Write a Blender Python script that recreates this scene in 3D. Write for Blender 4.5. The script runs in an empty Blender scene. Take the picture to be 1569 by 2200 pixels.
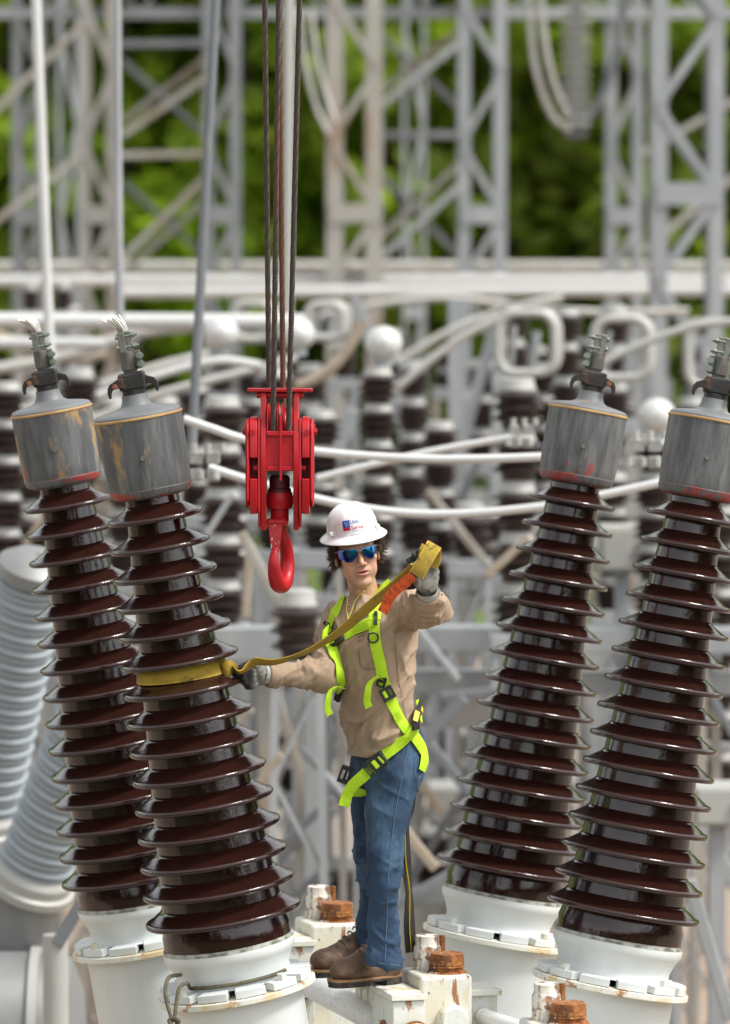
import bpy, bmesh, math, random
import numpy as np
from mathutils import Vector, Matrix
from mathutils.bvhtree import BVHTree
R = math.radians
random.seed(7); RNG = np.random.default_rng(7)
scene = bpy.context.scene
COL = scene.collection

# ---------------------------------------------------------------- camera
CAM_Y, CAM_Z, PITCH, LENS = -18.0, 5.76, R(2.5), 169.4
cam = bpy.data.cameras.new('camera'); cam_o = bpy.data.objects.new('camera', cam); COL.objects.link(cam_o)
cam_o.location = (0, CAM_Y, CAM_Z); cam_o.rotation_euler = (R(90) - PITCH, 0, 0)
cam.sensor_fit = 'VERTICAL'; cam.sensor_height = 36; cam.sensor_width = 36; cam.lens = LENS
cam.clip_start = 0.5; cam.clip_end = 2000
cam.dof.use_dof = True; cam.dof.focus_distance = 17.95; cam.dof.aperture_fstop = 2.45
scene.camera = cam_o
scene.render.resolution_x, scene.render.resolution_y = 730, 1024

# ---------------------------------------------------------------- sky and sun (bright overcast)
SUN_EL, SUN_AZ = R(54), R(112)
world = bpy.data.worlds.new('World'); scene.world = world; world.use_nodes = True
nt = world.node_tree; nt.nodes.clear()
wo = nt.nodes.new('ShaderNodeOutputWorld'); bg = nt.nodes.new('ShaderNodeBackground')
sky = nt.nodes.new('ShaderNodeTexSky'); sky.sky_type = 'NISHITA'; sky.sun_disc = False
sky.sun_elevation = SUN_EL; sky.sun_rotation = SUN_AZ; sky.dust_density = 1.5; sky.air_density = 1.0
hs = nt.nodes.new('ShaderNodeHueSaturation'); hs.inputs['Saturation'].default_value = 0.12
nt.links.new(sky.outputs[0], hs.inputs['Color']); nt.links.new(hs.outputs[0], bg.inputs[0])
bg.inputs[1].default_value = 0.13
nt.links.new(bg.outputs[0], wo.inputs[0])
sun = bpy.data.lights.new('sun', 'SUN'); sun.energy = 1.5; sun.angle = R(11); sun.color = (1, .97, .92)
sun_o = bpy.data.objects.new('sun', sun); COL.objects.link(sun_o)
sd = Vector((math.sin(SUN_AZ) * math.cos(SUN_EL), math.cos(SUN_AZ) * math.cos(SUN_EL), math.sin(SUN_EL)))
sun_o.rotation_euler = sd.to_track_quat('Z', 'Y').to_euler(); sun_o.location = (20, -30, 40)
scene.view_settings.view_transform = 'Standard'; scene.view_settings.look = 'None'
scene.view_settings.exposure = 1.24; scene.view_settings.gamma = 1.0
scene.cycles.use_denoising = True
scene.cycles.max_bounces = 6; scene.cycles.diffuse_bounces = 3; scene.cycles.glossy_bounces = 3
scene.cycles.transparent_max_bounces = 6; scene.cycles.caustics_reflective = False; scene.cycles.caustics_refractive = False

# ---------------------------------------------------------------- where a sight line of the photograph meets a plane
PXK = 36.0 / LENS / 2200.0
def ray(px, py):
    u = (px - 784.5) * PXK; v = (1100 - py) * PXK
    return Vector((u, math.cos(PITCH) + v * math.sin(PITCH), -math.sin(PITCH) + v * math.cos(PITCH)))
CAMP = Vector((0, CAM_Y, CAM_Z))
def at(px, py, Y=0.0):
    d = ray(px, py); return CAMP + d * ((Y - CAM_Y) / d.y)
def at_z(px, py, z):
    d = ray(px, py); return CAMP + d * ((z - CAM_Z) / d.z)
def mpp(Y): return (Y - CAM_Y) * PXK     # metres per photo pixel at that depth

# ---------------------------------------------------------------- materials
def _n(nt, t, **k):
    n = nt.nodes.new(t)
    for a, b in k.items(): setattr(n, a, b)
    return n
def ramp(nt, src, p0, p1, c0=(0, 0, 0, 1), c1=(1, 1, 1, 1)):
    r = _n(nt, 'ShaderNodeValToRGB'); r.color_ramp.elements[0].position = p0; r.color_ramp.elements[1].position = p1
    r.color_ramp.elements[0].color = c0; r.color_ramp.elements[1].color = c1
    nt.links.new(src, r.inputs[0]); return r.outputs[0]
def c4(c): return (c[0], c[1], c[2], 1)
def mixc(nt, fac, a, b):
    m = _n(nt, 'ShaderNodeMix', data_type='RGBA')
    for i, x in ((0, fac), (6, a), (7, b)):
        if hasattr(x, 'is_output'): nt.links.new(x, m.inputs[i])
        else: m.inputs[i].default_value = x if i == 0 else c4(x)
    return m.outputs[2]
def noise(nt, scale, detail=4, stretch=(1, 1, 1), rough=.55, offset=(0, 0, 0), coord='Object'):
    tc = _n(nt, 'ShaderNodeTexCoord'); mp = _n(nt, 'ShaderNodeMapping')
    mp.inputs['Scale'].default_value = stretch; mp.inputs['Location'].default_value = offset
    nz = _n(nt, 'ShaderNodeTexNoise'); nz.inputs['Scale'].default_value = scale; nz.inputs['Detail'].default_value = detail
    nz.inputs['Roughness'].default_value = rough
    nt.links.new(tc.outputs[coord], mp.inputs[0]); nt.links.new(mp.outputs[0], nz.inputs[0]); return nz.outputs[0]
def mat(name, col, rough=.5, metal=0., layers=(), bump=None, spec=.5, coat=0., ior=None, sheen=0., sss=0., rough_var=None, attr=None, transl=None):
    """layers: (colour, noise scale, stretch, lo, hi, amount)"""
    m = bpy.data.materials.new(name); m.use_nodes = True; nt = m.node_tree
    b = nt.nodes['Principled BSDF']
    out = None
    if attr:
        a = _n(nt, 'ShaderNodeAttribute', attribute_name=attr); out = a.outputs[0]
    for i, (c, sc, st, lo, hi, amt) in enumerate(layers):
        f = ramp(nt, noise(nt, sc, 5, st, .6, (i * 3.7, i * 1.9, i * 5.3)), lo, hi)
        mu = _n(nt, 'ShaderNodeMath', operation='MULTIPLY'); mu.inputs[1].default_value = amt; nt.links.new(f, mu.inputs[0])
        out = mixc(nt, mu.outputs[0], out if out is not None else col, c)
    if out is not None: nt.links.new(out, b.inputs['Base Color'])
    else: b.inputs['Base Color'].default_value = c4(col)
    b.inputs['Roughness'].default_value = rough; b.inputs['Metallic'].default_value = metal
    b.inputs['Specular IOR Level'].default_value = spec; b.inputs['Coat Weight'].default_value = coat
    if ior: b.inputs['IOR'].default_value = ior
    if sheen: b.inputs['Sheen Weight'].default_value = sheen
    if sss:
        b.inputs['Subsurface Weight'].default_value = sss; b.inputs['Subsurface Radius'].default_value = (.012, .005, .003)
        b.inputs['Subsurface Scale'].default_value = .6
    if rough_var:
        sc, lo, hi = rough_var
        mr = _n(nt, 'ShaderNodeMapRange'); mr.inputs[3].default_value = lo; mr.inputs[4].default_value = hi
        mr.inputs[1].default_value = .3; mr.inputs[2].default_value = .7
        nt.links.new(noise(nt, sc, 4), mr.inputs[0]); nt.links.new(mr.outputs[0], b.inputs['Roughness'])
    if bump:
        sc, stg, st = bump; bp = _n(nt, 'ShaderNodeBump'); bp.inputs['Strength'].default_value = stg; bp.inputs['Distance'].default_value = .01
        nt.links.new(noise(nt, sc, 5, st), bp.inputs['Height']); nt.links.new(bp.outputs[0], b.inputs['Normal'])
    if transl:
        tr = _n(nt, 'ShaderNodeBsdfTranslucent'); ad = _n(nt, 'ShaderNodeMixShader'); ad.inputs[0].default_value = transl
        if out is not None: nt.links.new(out, tr.inputs[0])
        else: tr.inputs[0].default_value = c4(col)
        nt.links.new(b.outputs[0], ad.inputs[1]); nt.links.new(tr.outputs[0], ad.inputs[2])
        nt.links.new(ad.outputs[0], nt.nodes['Material Output'].inputs[0])
    return m
S1 = (1, 1, 1)
MT = {}
MT['porcelain'] = mat('porcelain', (.025, .0086, .0065), .07, 0, [((.056, .020, .013), 260, S1, .5, .72, .5), ((.020, .0065, .005), 4, (3, 3, .5), .38, .68, .65), ((.075, .05, .04), 40, (1, 1, .6), .66, .78, .35)], spec=.5, ior=1.55, rough_var=(24, .035, .16), bump=(22, .16, (2, 2, .5)))
MT['cap'] = mat('cap_metal', (.125, .128, .13), .55, .1, [((.055, .057, .06), 5, (4, 4, .7), .38, .62, .85), ((.24, .235, .21), 7, (5, 5, .5), .55, .75, .6), ((.40, .235, .075), 5.0, (1.3, 1.3, .55), .565, .62, .75), ((.08, .08, .08), 22, (3, 3, .35), .56, .68, .8), ((.35, .03, .025), 9, (1, 1, .8), .68, .72, .6)], bump=(60, .12, (1, 1, .4)), rough_var=(12, .45, .75))
MT['cap_plain'] = mat('cap_metal_plain', (.15, .153, .152), .55, .1, [((.055, .057, .06), 5, (4, 4, .7), .38, .62, .85), ((.24, .235, .21), 7, (5, 5, .5), .55, .75, .6), ((.40, .235, .075), 5.0, (1.3, 1.3, .55), .63, .68, .7), ((.08, .08, .08), 22, (3, 3, .35), .56, .68, .8), ((.35, .03, .025), 9, (1, 1, .8), .68, .72, .6)], bump=(60, .12, (1, 1, .4)), rough_var=(12, .45, .75))
MT['cap_rim'] = mat('cap_rim', (.50, .31, .12), .6, 0, [((.36, .2, .07), 12, S1, .4, .6, .8), ((.25, .25, .24), 9, S1, .6, .7, .8)])
MT['cap_dome'] = mat('cap_dome', (.165, .17, .172), .5, .2, [((.18, .19, .195), 8, S1, .4, .65, .7), ((.42, .27, .1), 6, S1, .60, .68, .7)], bump=(40, .1, S1))
MT['red_residue'] = mat('red_residue', (.125, .128, .13), .55, 0, [((.06, .06, .06), 14, (3, 3, 1), .45, .6, .7), ((.34, .03, .022), 9, (1, 1, 2), .50, .58, .85)])
MT['iron'] = mat('dark_iron', (.028, .026, .025), .5, .3, [((.07, .06, .05), 20, S1, .5, .7, .7), ((.14, .065, .03), 11, S1, .6, .72, .7)], bump=(50, .2, S1))
MT['brass'] = mat('weathered_bronze', (.10, .094, .08), .55, .3, [((.19, .18, .16), 18, (3, 3, .6), .45, .65, .8), ((.13, .07, .03), 9, (3, 3, .6), .55, .7, .7)], bump=(50, .15, S1))
MT['clampgrey'] = mat('clamp_grey', (.20, .20, .175), .55, .3, [((.11, .10, .08), 25, S1, .45, .65, .8)], bump=(60, .2, S1))
MT['bolt'] = mat('verdigris_bolt', (.20, .245, .20), .5, .3, [((.16, .18, .15), 60, S1, .5, .7, .7)])
MT['rustbolt'] = mat('rusty_bolt', (.24, .10, .045), .7, 0, [((.10, .05, .03), 60, S1, .45, .65, .7)])
MT['alu_wire'] = mat('aluminium_strand', (.62, .60, .56), .4, .6, [((.35, .33, .3), 40, S1, .5, .7, .5)])
MT['cement'] = mat('cement_joint', (.42, .43, .38), .85, 0, [((.10, .10, .075), 22, (1, 1, 2), .42, .6, .85), ((.2, .22, .12), 14, S1, .55, .7, .6)], bump=(80, .4, S1))
MT['white_clean'] = mat('white_enamel', (.66, .69, .68), .38, 0, [((.57, .59, .56), 5, (1, 1, .5), .4, .7, .6), ((.45, .43, .36), 30, S1, .68, .78, .35)], bump=(40, .03, S1))
MT['white_rusty'] = mat('white_paint_rust', (.66, .675, .635), .5, 0, [((.66, .61, .44), 7, (1, 1, .5), .44, .64, .8), ((.60, .44, .20), 10, (2, 2, .35), .57, .68, .7), ((.31, .12, .035), 13, (2.2, 2.2, .38), .60, .645, .95), ((.11, .06, .035), 40, S1, .645, .68, .9), ((.20, .19, .17), 90, S1, .66, .70, .6)], bump=(45, .18, S1))
MT['white_edge'] = mat('white_paint_edge_rust', (.70, .70, .62), .55, 0, [((.62, .46, .22), 8, (1, 1, .7), .5, .62, .8), ((.36, .15, .05), 16, S1, .60, .66, .9)], bump=(45, .15, S1))
MT['pipe_white'] = mat('scuffed_white_pipe', (.78, .79, .77), .45, 0, [((.38, .38, .36), 16, (1, 4, 4), .58, .66, .7), ((.45, .24, .1), 8, S1, .66, .72, .6)], bump=(30, .08, S1))
MT['rust'] = mat('rust', (.36, .125, .03), .85, 0, [((.13, .045, .018), 38, (1, 1, .5), .42, .58, .9), ((.55, .27, .07), 45, S1, .52, .66, .7), ((.07, .03, .015), 20, (2, 2, .3), .58, .66, .8), ((.70, .66, .56), 26, (1.5, 1.5, .6), .61, .66, .85)], bump=(90, .7, S1))
MT['rustwhite'] = mat('rusty_white', (.68, .66, .58), .65, 0, [((.17, .065, .03), 26, (1, 1, .7), .50, .58, .92), ((.45, .2, .06), 20, S1, .56, .66, .7)], bump=(60, .25, S1))
MT['red'] = mat('red_paint', (.44, .012, .018), .38, 0, [((.33, .008, .012), 6, S1, .4, .65, .6), ((.50, .05, .05), 22, (1, 1, .5), .6, .75, .5), ((.10, .02, .018), 11, (1, 1, .4), .58, .70, .55), ((.52, .16, .13), 70, S1, .69, .73, .7), ((.13, .06, .045), 48, S1, .70, .73, .8)], bump=(50, .05, S1), spec=.35)
MT['red_worn'] = mat('red_paint_worn', (.46, .03, .035), .42, 0, [((.62, .60, .55), 42, S1, .55, .575, 1)], bump=(50, .08, S1))
MT['red_dark'] = mat('dark_red_grease', (.12, .008, .010), .5, 0, [((.03, .01, .01), 20, S1, .4, .65, .7)], bump=(40, .1, S1))
MT['wire'] = mat('greasy_wire_rope', (.06, .045, .036), .5, .45, [((.13, .06, .03), 6, (4, 4, .4), .5, .68, .8)])
MT['rust_wire'] = mat('rusty_wire_rope', (.12, .05, .026), .6, .3, [((.05, .035, .03), 8, (4, 4, .5), .5, .68, .8)])
MT['lime'] = mat('lime_webbing', (.47, .74, .012), .75, 0, [((.40, .64, .01), 22, S1, .45, .68, .6), ((.66, .90, .08), 45, S1, .55, .75, .5), ((.22, .27, .05), 34, S1, .64, .74, .55)], bump=(400, .25, S1))
MT['lime_dark'] = mat('lime_stitching', (.30, .42, .02), .8)
MT['blackplastic'] = mat('black_plastic', (.018, .018, .02), .35, 0, bump=(60, .05, S1))
MT['blackweb'] = mat('black_webbing', (.022, .021, .02), .8, 0, [((.06, .055, .05), 50, S1, .55, .75, .5)])
MT['yellowlabel'] = mat('yellow_label', (.75, .52, .02), .5)
MT['tan'] = mat('tan_cotton', (.375, .27, .182), .9, 0, [((.30, .205, .132), 9, S1, .45, .7, .6), ((.42, .315, .22), 30, S1, .5, .75, .4), ((.24, .16, .10), 16, S1, .62, .74, .5)], bump=(420, .16, S1), sheen=.06)
MT['tan_seam'] = mat('tan_seam', (.26, .17, .11), .9)
MT['button'] = mat('button', (.45, .40, .33), .4)
MT['denim'] = mat('blue_denim', (.019, .048, .098), .9, 0, [((.10, .18, .28), 7, (1, 1, .45), .49, .70, .85), ((.008, .02, .045), 13, (1, 1, .6), .52, .68, .8), ((.11, .19, .29), 420, (2, 2, .5), .48, .70, .40), ((.008, .02, .045), 300, (2, 2, .5), .52, .70, .4)], bump=(380, .3, S1))
MT['denim_stitch'] = mat('denim_stitch', (.11, .16, .22), .85)
MT['leather'] = mat('boot_leather', (.13, .072, .04), .6, 0, [((.24, .165, .11), 26, S1, .50, .66, .75), ((.045, .026, .018), 14, S1, .48, .66, .75)], bump=(70, .5, S1))
MT['sole'] = mat('boot_sole', (.03, .026, .023), .8, 0, [((.12, .09, .065), 24, S1, .5, .7, .7)], bump=(60, .3, S1))
MT['welt'] = mat('boot_welt', (.30, .17, .085), .7, 0, [((.12, .07, .04), 40, S1, .5, .7, .7)])
MT['lace'] = mat('boot_lace', (.10, .065, .04), .85)
MT['skin'] = mat('skin', (.5, .3, .2), .48, 0, sss=.12, attr='Col', bump=(180, .06, S1))
MT['hair'] = mat('brown_hair', (.075, .042, .024), .5, 0, [((.15, .09, .052), 40, (1, 1, .3), .5, .7, .8)])
MT['glove'] = mat('grey_glove', (.2, .2, .19), .85, 0, attr='Col', bump=(240, .3, S1))
MT['knit'] = mat('glove_knit_cuff', (.42, .41, .38), .9, 0, [((.25, .25, .24), 60, S1, .45, .7, .7)], bump=(300, .4, S1))
MT['helmet'] = mat('white_helmet_shell', (.80, .81, .81), .25, 0, [((.68, .69, .67), 24, S1, .64, .76, .4)], coat=.1)
MT['logo_blue'] = mat('logo_blue', (.02, .075, .36), .4)
MT['logo_red'] = mat('logo_red', (.48, .012, .03), .4)
MT['logo_pale'] = mat('logo_pale_blue', (.25, .38, .68), .4)
MT['ink'] = mat('label_ink', (.035, .045, .07), .5)
MT['clearframe'] = mat('smoky_frame', (.30, .28, .36), .2, 0)
MT['yellow_cord'] = mat('yellow_cord', (.78, .66, .03), .6)
MT['orange_tag'] = mat('orange_tag', (.78, .105, .012), .6, 0, [((.10, .03, .02), 130, (1.0, 1.0, .25), .535, .57, .75)], bump=(90, .05, S1))
MT['olive_rope'] = mat('olive_rope', (.13, .115, .07), .85, 0, [((.06, .055, .035), 60, S1, .45, .65, .8)], bump=(200, .5, S1))
MT['galv'] = mat('galvanised_steel', (.30, .315, .32), .6, .15, [((.42, .43, .43), 2.5, (2, 2, .4), .45, .7, .7), ((.26, .27, .28), 4, (2, 2, .5), .5, .7, .6)])
MT['galv_warm'] = mat('galvanised_steel_rust', (.345, .33, .295), .65, .2, [((.27, .18, .11), 1.2, (2, 2, .5), .5, .66, .7), ((.42, .41, .38), 3, S1, .5, .7, .5)])
MT['galv_dark'] = mat('dark_steel', (.17, .18, .19), .65, .3, [((.28, .28, .28), 3, S1, .5, .7, .6)])
MT['alu'] = mat('aluminium_bus', (.58, .58, .565), .42, .2, [((.5, .49, .465), 3, S1, .5, .75, .6)])
MT['alu_dull'] = mat('dull_aluminium', (.50, .49, .455), .55, .3, [((.38, .34, .28), 3, S1, .45, .7, .6)])
MT['brown_bus'] = mat('browned_tube', (.33, .27, .2), .6, .1, [((.5, .47, .42), 2, S1, .5, .7, .7)])
MT['bgpor'] = mat('brown_insulator', (.024, .014, .012), .3, 0, [((.06, .045, .04), 5, S1, .5, .7, .5)])
MT['greyshed'] = mat('grey_silicone_shed', (.29, .325, .345), .45, 0, [((.25, .28, .295), 4, S1, .45, .7, .6)])
MT['metal_grey'] = mat('grey_cast_metal', (.24, .245, .24), .5, .3, [((.18, .18, .175), 4, S1, .45, .7, .6)])
MT['metal_white'] = mat('pale_cast_metal', (.38, .38, .355), .5, .1, [((.5, .46, .4), 5, S1, .55, .7, .6)])
def sling_material(name, base):
    m = mat(name, base, .8, 0, [((.42, .27, .05), 14, S1, .48, .7, .75), ((.05, .045, .035), 17, S1, .60, .66, .8)])
    nt = m.node_tree; b = nt.nodes['Principled BSDF']
    uv = _n(nt, 'ShaderNodeUVMap'); w = _n(nt, 'ShaderNodeTexWave', wave_type='BANDS', bands_direction='X'); w.inputs['Scale'].default_value = 1
    mp = _n(nt, 'ShaderNodeMapping'); mp.inputs['Scale'].default_value = (50, 1, 1)
    nt.links.new(uv.outputs[0], mp.inputs[0]); nt.links.new(mp.outputs[0], w.inputs[0])
    bp = _n(nt, 'ShaderNodeBump'); bp.inputs['Strength'].default_value = .8; bp.inputs['Distance'].default_value = .003
    nt.links.new(w.outputs[1], bp.inputs['Height']); nt.links.new(bp.outputs[0], b.inputs['Normal'])
    return m
MT['sling'] = sling_material('yellow_sling_webbing', (.74, .50, .06))
def lens_material():
    m = bpy.data.materials.new('blue_mirror_lens'); m.use_nodes = True; nt = m.node_tree; b = nt.nodes['Principled BSDF']
    a = _n(nt, 'ShaderNodeAttribute', attribute_name='Col')
    nt.links.new(a.outputs[0], b.inputs['Base Color']); b.inputs['Metallic'].default_value = .9; b.inputs['Roughness'].default_value = .08
    b.inputs['Coat Weight'].default_value = .5
    return m
MT['lens'] = lens_material()

# ---------------------------------------------------------------- mesh helpers
def frame_from(axis, up=(0, 0, 1)):
    z = Vector(axis).normalized(); u = Vector(up)
    if abs(z.dot(u)) > .98: u = Vector((1, 0, 0))
    x = u.cross(z).normalized(); y = z.cross(x)
    return Matrix((x, y, z)).transposed()
class MB:
    def __init__(s): s.v = []; s.f = []; s.uv = None
    def add(s, vs, fs, M=None):
        o = len(s.v)
        s.v += [tuple(M @ Vector(p)) for p in vs] if M is not None else [tuple(p) for p in vs]
        s.f += [tuple(i + o for i in f) for f in fs]; return s
    def box(s, c, size, M=None, rot=None):
        x, y, z = (q / 2 for q in size); c = Vector(c)
        vs = [Vector((a * x, b * y, d * z)) for d in (-1, 1) for b in (-1, 1) for a in (-1, 1)]
        if rot is not None: vs = [rot @ q for q in vs]
        return s.add([q + c for q in vs], [(0, 2, 3, 1), (4, 5, 7, 6), (0, 1, 5, 4), (2, 6, 7, 3), (0, 4, 6, 2), (1, 3, 7, 5)], M)
    def beam(s, a, b, w, h, up=(0, 0, 1), M=None):
        a = Vector(a); b = Vector(b); rot = frame_from(b - a, up)
        return s.box((a + b) / 2, (w, h, (b - a).length), M, rot)
    def cyl(s, a, b, r0, r1=None, n=20, M=None, cap=True):
        r1 = r0 if r1 is None else r1; a = Vector(a); b = Vector(b); Fm = frame_from(b - a)
        vs = []
        for c, r in ((a, r0), (b, r1)):
            for k in range(n):
                t = 2 * math.pi * k / n; vs.append(c + Fm @ Vector((r * math.cos(t), r * math.sin(t), 0)))
        fs = [(k, (k + 1) % n, n + (k + 1) % n, n + k) for k in range(n)]
        if cap: fs += [tuple(range(n - 1, -1, -1)), tuple(range(n, 2 * n))]
        return s.add(vs, fs, M)
    def lathe(s, prof, n=48, M=None, closed=False, a0=0, a1=2 * math.pi):
        full = abs(a1 - a0 - 2 * math.pi) < 1e-6; cols = n if full else n + 1
        vs = [(r * math.cos(a0 + (a1 - a0) * k / n), r * math.sin(a0 + (a1 - a0) * k / n), z) for r, z in prof for k in range(cols)]
        m = len(prof); fs = []
        for i in range(m if closed else m - 1):
            j = (i + 1) % m
            for k in range(n):
                k2 = (k + 1) % cols
                fs.append((i * cols + k, i * cols + k2, j * cols + k2, j * cols + k))
        if not full and closed:
            fs += [tuple(i * cols for i in range(m)), tuple(i * cols + n for i in range(m - 1, -1, -1))]
        return s.add(vs, fs, M)
    def prism(s, poly, d0, d1, M=None):
        n = len(poly); vs = [(x, d0, z) for x, z in poly] + [(x, d1, z) for x, z in poly]
        fs = [tuple(range(n)), tuple(range(2 * n - 1, n - 1, -1))] + [(k, n + k, n + (k + 1) % n, (k + 1) % n) for k in range(n)]
        return s.add(vs, fs, M)
    def tube(s, pts, r, n=10, M=None, cap=True, ry=None):
        pts = [Vector(p) for p in pts]; m = len(pts); rs = r if hasattr(r, '__len__') else [r] * m
        vs = []; X = None
        for i, p in enumerate(pts):
            t = (pts[min(i + 1, m - 1)] - pts[max(i - 1, 0)]).normalized()
            if X is None: X = frame_from(t) @ Vector((1, 0, 0))
            X = (X - t * X.dot(t)).normalized(); Y = t.cross(X)
            for k in range(n):
                a = 2 * math.pi * k / n; vs.append(p + X * (rs[i] * math.cos(a)) + Y * (rs[i] * (ry or 1) * math.sin(a)))
        fs = [(i * n + k, i * n + (k + 1) % n, (i + 1) * n + (k + 1) % n, (i + 1) * n + k) for i in range(m - 1) for k in range(n)]
        if cap: fs += [tuple(range(n - 1, -1, -1)), tuple((m - 1) * n + k for k in range(n))]
        return s.add(vs, fs, M)
    def build(s, name, m, parent=None, smooth=35, bevel=0, fixn=True, seg=2):
        me = bpy.data.meshes.new(name); me.from_pydata([tuple(p) for p in s.v], [], s.f)
        if fixn:
            b = bmesh.new(); b.from_mesh(me); bmesh.ops.recalc_face_normals(b, faces=b.faces); b.to_mesh(me); b.free()
        return finish(name, me, m, parent, smooth, bevel, seg)
def finish(name, me, m, parent=None, smooth=35, bevel=0, seg=2):
    me.materials.append(MT[m] if isinstance(m, str) else m)
    if smooth:
        me.polygons.foreach_set('use_smooth', [True] * len(me.polygons))
        if smooth < 180: me.set_sharp_from_angle(angle=R(smooth))
    me.update()
    o = bpy.data.objects.new(name, me); COL.objects.link(o)
    if bevel:
        bv = o.modifiers.new('bevel', 'BEVEL'); bv.width = bevel; bv.segments = seg; bv.limit_method = 'ANGLE'; bv.angle_limit = R(40); bv.harden_normals = True
    if parent is not None: attach(o, parent)
    return o
def attach(o, parent):
    o.parent = parent
    if parent.type == 'EMPTY' and parent.get('_world'):
        o.matrix_parent_inverse = Matrix.Translation(parent.location).inverted()
def tag(o, label, cat=None, group=None, kind=None):
    if label: o['label'] = label
    if cat: o['category'] = cat
    if group: o['group'] = group
    if kind: o['kind'] = kind
    return o
def thing(name, label, cat, loc=(0, 0, 0), group=None, M=None, world=True):
    """An Empty at the thing's base; with world=True its parts are given in world coordinates."""
    o = bpy.data.objects.new(name, None); COL.objects.link(o); o.empty_display_size = .1
    if M is not None: o.matrix_world = M; world = False
    else: o.location = loc
    if world: o['_world'] = 1
    return tag(o, label, cat, group)
def catmull(pts, n=6):
    pts = [np.array(p, float) for p in pts]; out = []
    P = [2 * pts[0] - pts[1]] + pts + [2 * pts[-1] - pts[-2]]
    for i in range(1, len(P) - 2):
        p0, p1, p2, p3 = P[i - 1:i + 3]
        for k in range(n):
            t = k / n; out.append(.5 * (2 * p1 + (p2 - p0) * t + (2 * p0 - 5 * p1 + 4 * p2 - p3) * t * t + (3 * p1 - p0 - 3 * p2 + p3) * t ** 3))
    out.append(pts[-1]); return out
def strip(pts, wvecs, thick, name, m, parent, uvs=True, smooth=50):
    """A webbing strap: pts along its middle, wvecs half-width vectors."""
    pts = [Vector(p) for p in pts]; ws = [Vector(w) for w in wvecs]; n = len(pts); vs = []; L = 0; Ls = []
    for i in range(n):
        t = (pts[min(i + 1, n - 1)] - pts[max(i - 1, 0)]).normalized(); nn = t.cross(ws[i]).normalized() * thick / 2
        w = ws[i]
        vs += [pts[i] - w + nn * .5, pts[i] - w * .93 + nn, pts[i] + w * .93 + nn, pts[i] + w + nn * .5, pts[i] + w - nn * .5, pts[i] + w * .93 - nn, pts[i] - w * .93 - nn, pts[i] - w - nn * .5]
        if i: L += (pts[i] - pts[i - 1]).length
        Ls.append(L)
    fs = [(i * 8 + k, i * 8 + (k + 1) % 8, (i + 1) * 8 + (k + 1) % 8, (i + 1) * 8 + k) for i in range(n - 1) for k in range(8)]
    fs += [tuple(range(7, -1, -1)), tuple((n - 1) * 8 + k for k in range(8))]
    me = bpy.data.meshes.new(name); me.from_pydata([tuple(v) for v in vs], [], fs)
    if uvs:
        ul = me.uv_layers.new(name='UVMap')
        for lp in me.loops:
            i, k = divmod(lp.vertex_index, 8); ul.data[lp.index].uv = (Ls[i] / .2, k / 8)
    b = bmesh.new(); b.from_mesh(me); bmesh.ops.recalc_face_normals(b, faces=b.faces); b.to_mesh(me); b.free()
    return finish(name, me, m, parent, smooth)
def np_mesh(name, V, F, m, parent=None, cols=None, smooth=180):
    me = bpy.data.meshes.new(name); V = np.asarray(V, np.float32); F = np.asarray(F, np.int32)
    me.vertices.add(len(V)); me.vertices.foreach_set('co', V.ravel())
    k = F.shape[1]; me.loops.add(F.size); me.loops.foreach_set('vertex_index', F.ravel())
    me.polygons.add(len(F)); me.polygons.foreach_set('loop_start', np.arange(0, F.size, k, dtype=np.int32)); me.polygons.foreach_set('loop_total', np.full(len(F), k, np.int32))
    me.update(calc_edges=True); me.validate()
    if cols is not None:
        ca = me.color_attributes.new('Col', 'FLOAT_COLOR', 'POINT')
        ca.data.foreach_set('color', np.concatenate([np.asarray(cols, np.float32), np.ones((len(V), 1), np.float32)], 1).ravel())
    return finish(name, me, m, parent, smooth)

# ---------------------------------------------------------------- implicit surfaces (for the person) and value noise
def vnoise(P, seed=0):
    P = np.asarray(P, float); i = np.floor(P).astype(np.int64); f = P - i; f = f * f * (3 - 2 * f)
    def h(a, b, c):
        n = (a * 374761393 + b * 668265263 + c * 2147483647 + seed * 1274126177) & 0xffffffff
        n = ((n ^ (n >> 13)) * 1274126177) & 0xffffffff
        return ((n ^ (n >> 16)) & 0xffff) / 32767.5 - 1
    r = 0
    for dx in (0, 1):
        for dy in (0, 1):
            for dz in (0, 1):
                w = (f[:, 0] if dx else 1 - f[:, 0]) * (f[:, 1] if dy else 1 - f[:, 1]) * (f[:, 2] if dz else 1 - f[:, 2])
                r = r + w * h(i[:, 0] + dx, i[:, 1] + dy, i[:, 2] + dz)
    return r
def A3(v): return np.array(tuple(v), float)
def s_cone(P, a, b, r1, r2):
    a = A3(a); b = A3(b); d = b - a; t = np.clip(((P - a) @ d) / (d @ d), 0, 1)
    return np.linalg.norm(P - a - t[:, None] * d, axis=1) - (r1 + (r2 - r1) * t)
def s_ell(P, c, r, M=None):
    q = P - A3(c)
    if M is not None: q = q @ M
    r = np.array(r, float); k0 = np.linalg.norm(q / r, axis=1); k1 = np.linalg.norm(q / (r * r), axis=1) + 1e-9
    return k0 * (k0 - 1) / k1
def smin(a, b, k):
    h = np.clip(.5 + .5 * (b - a) / k, 0, 1); return b + (a - b) * h - k * h * (1 - h)
def smax(a, b, k): return -smin(-a, -b, k)
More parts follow.
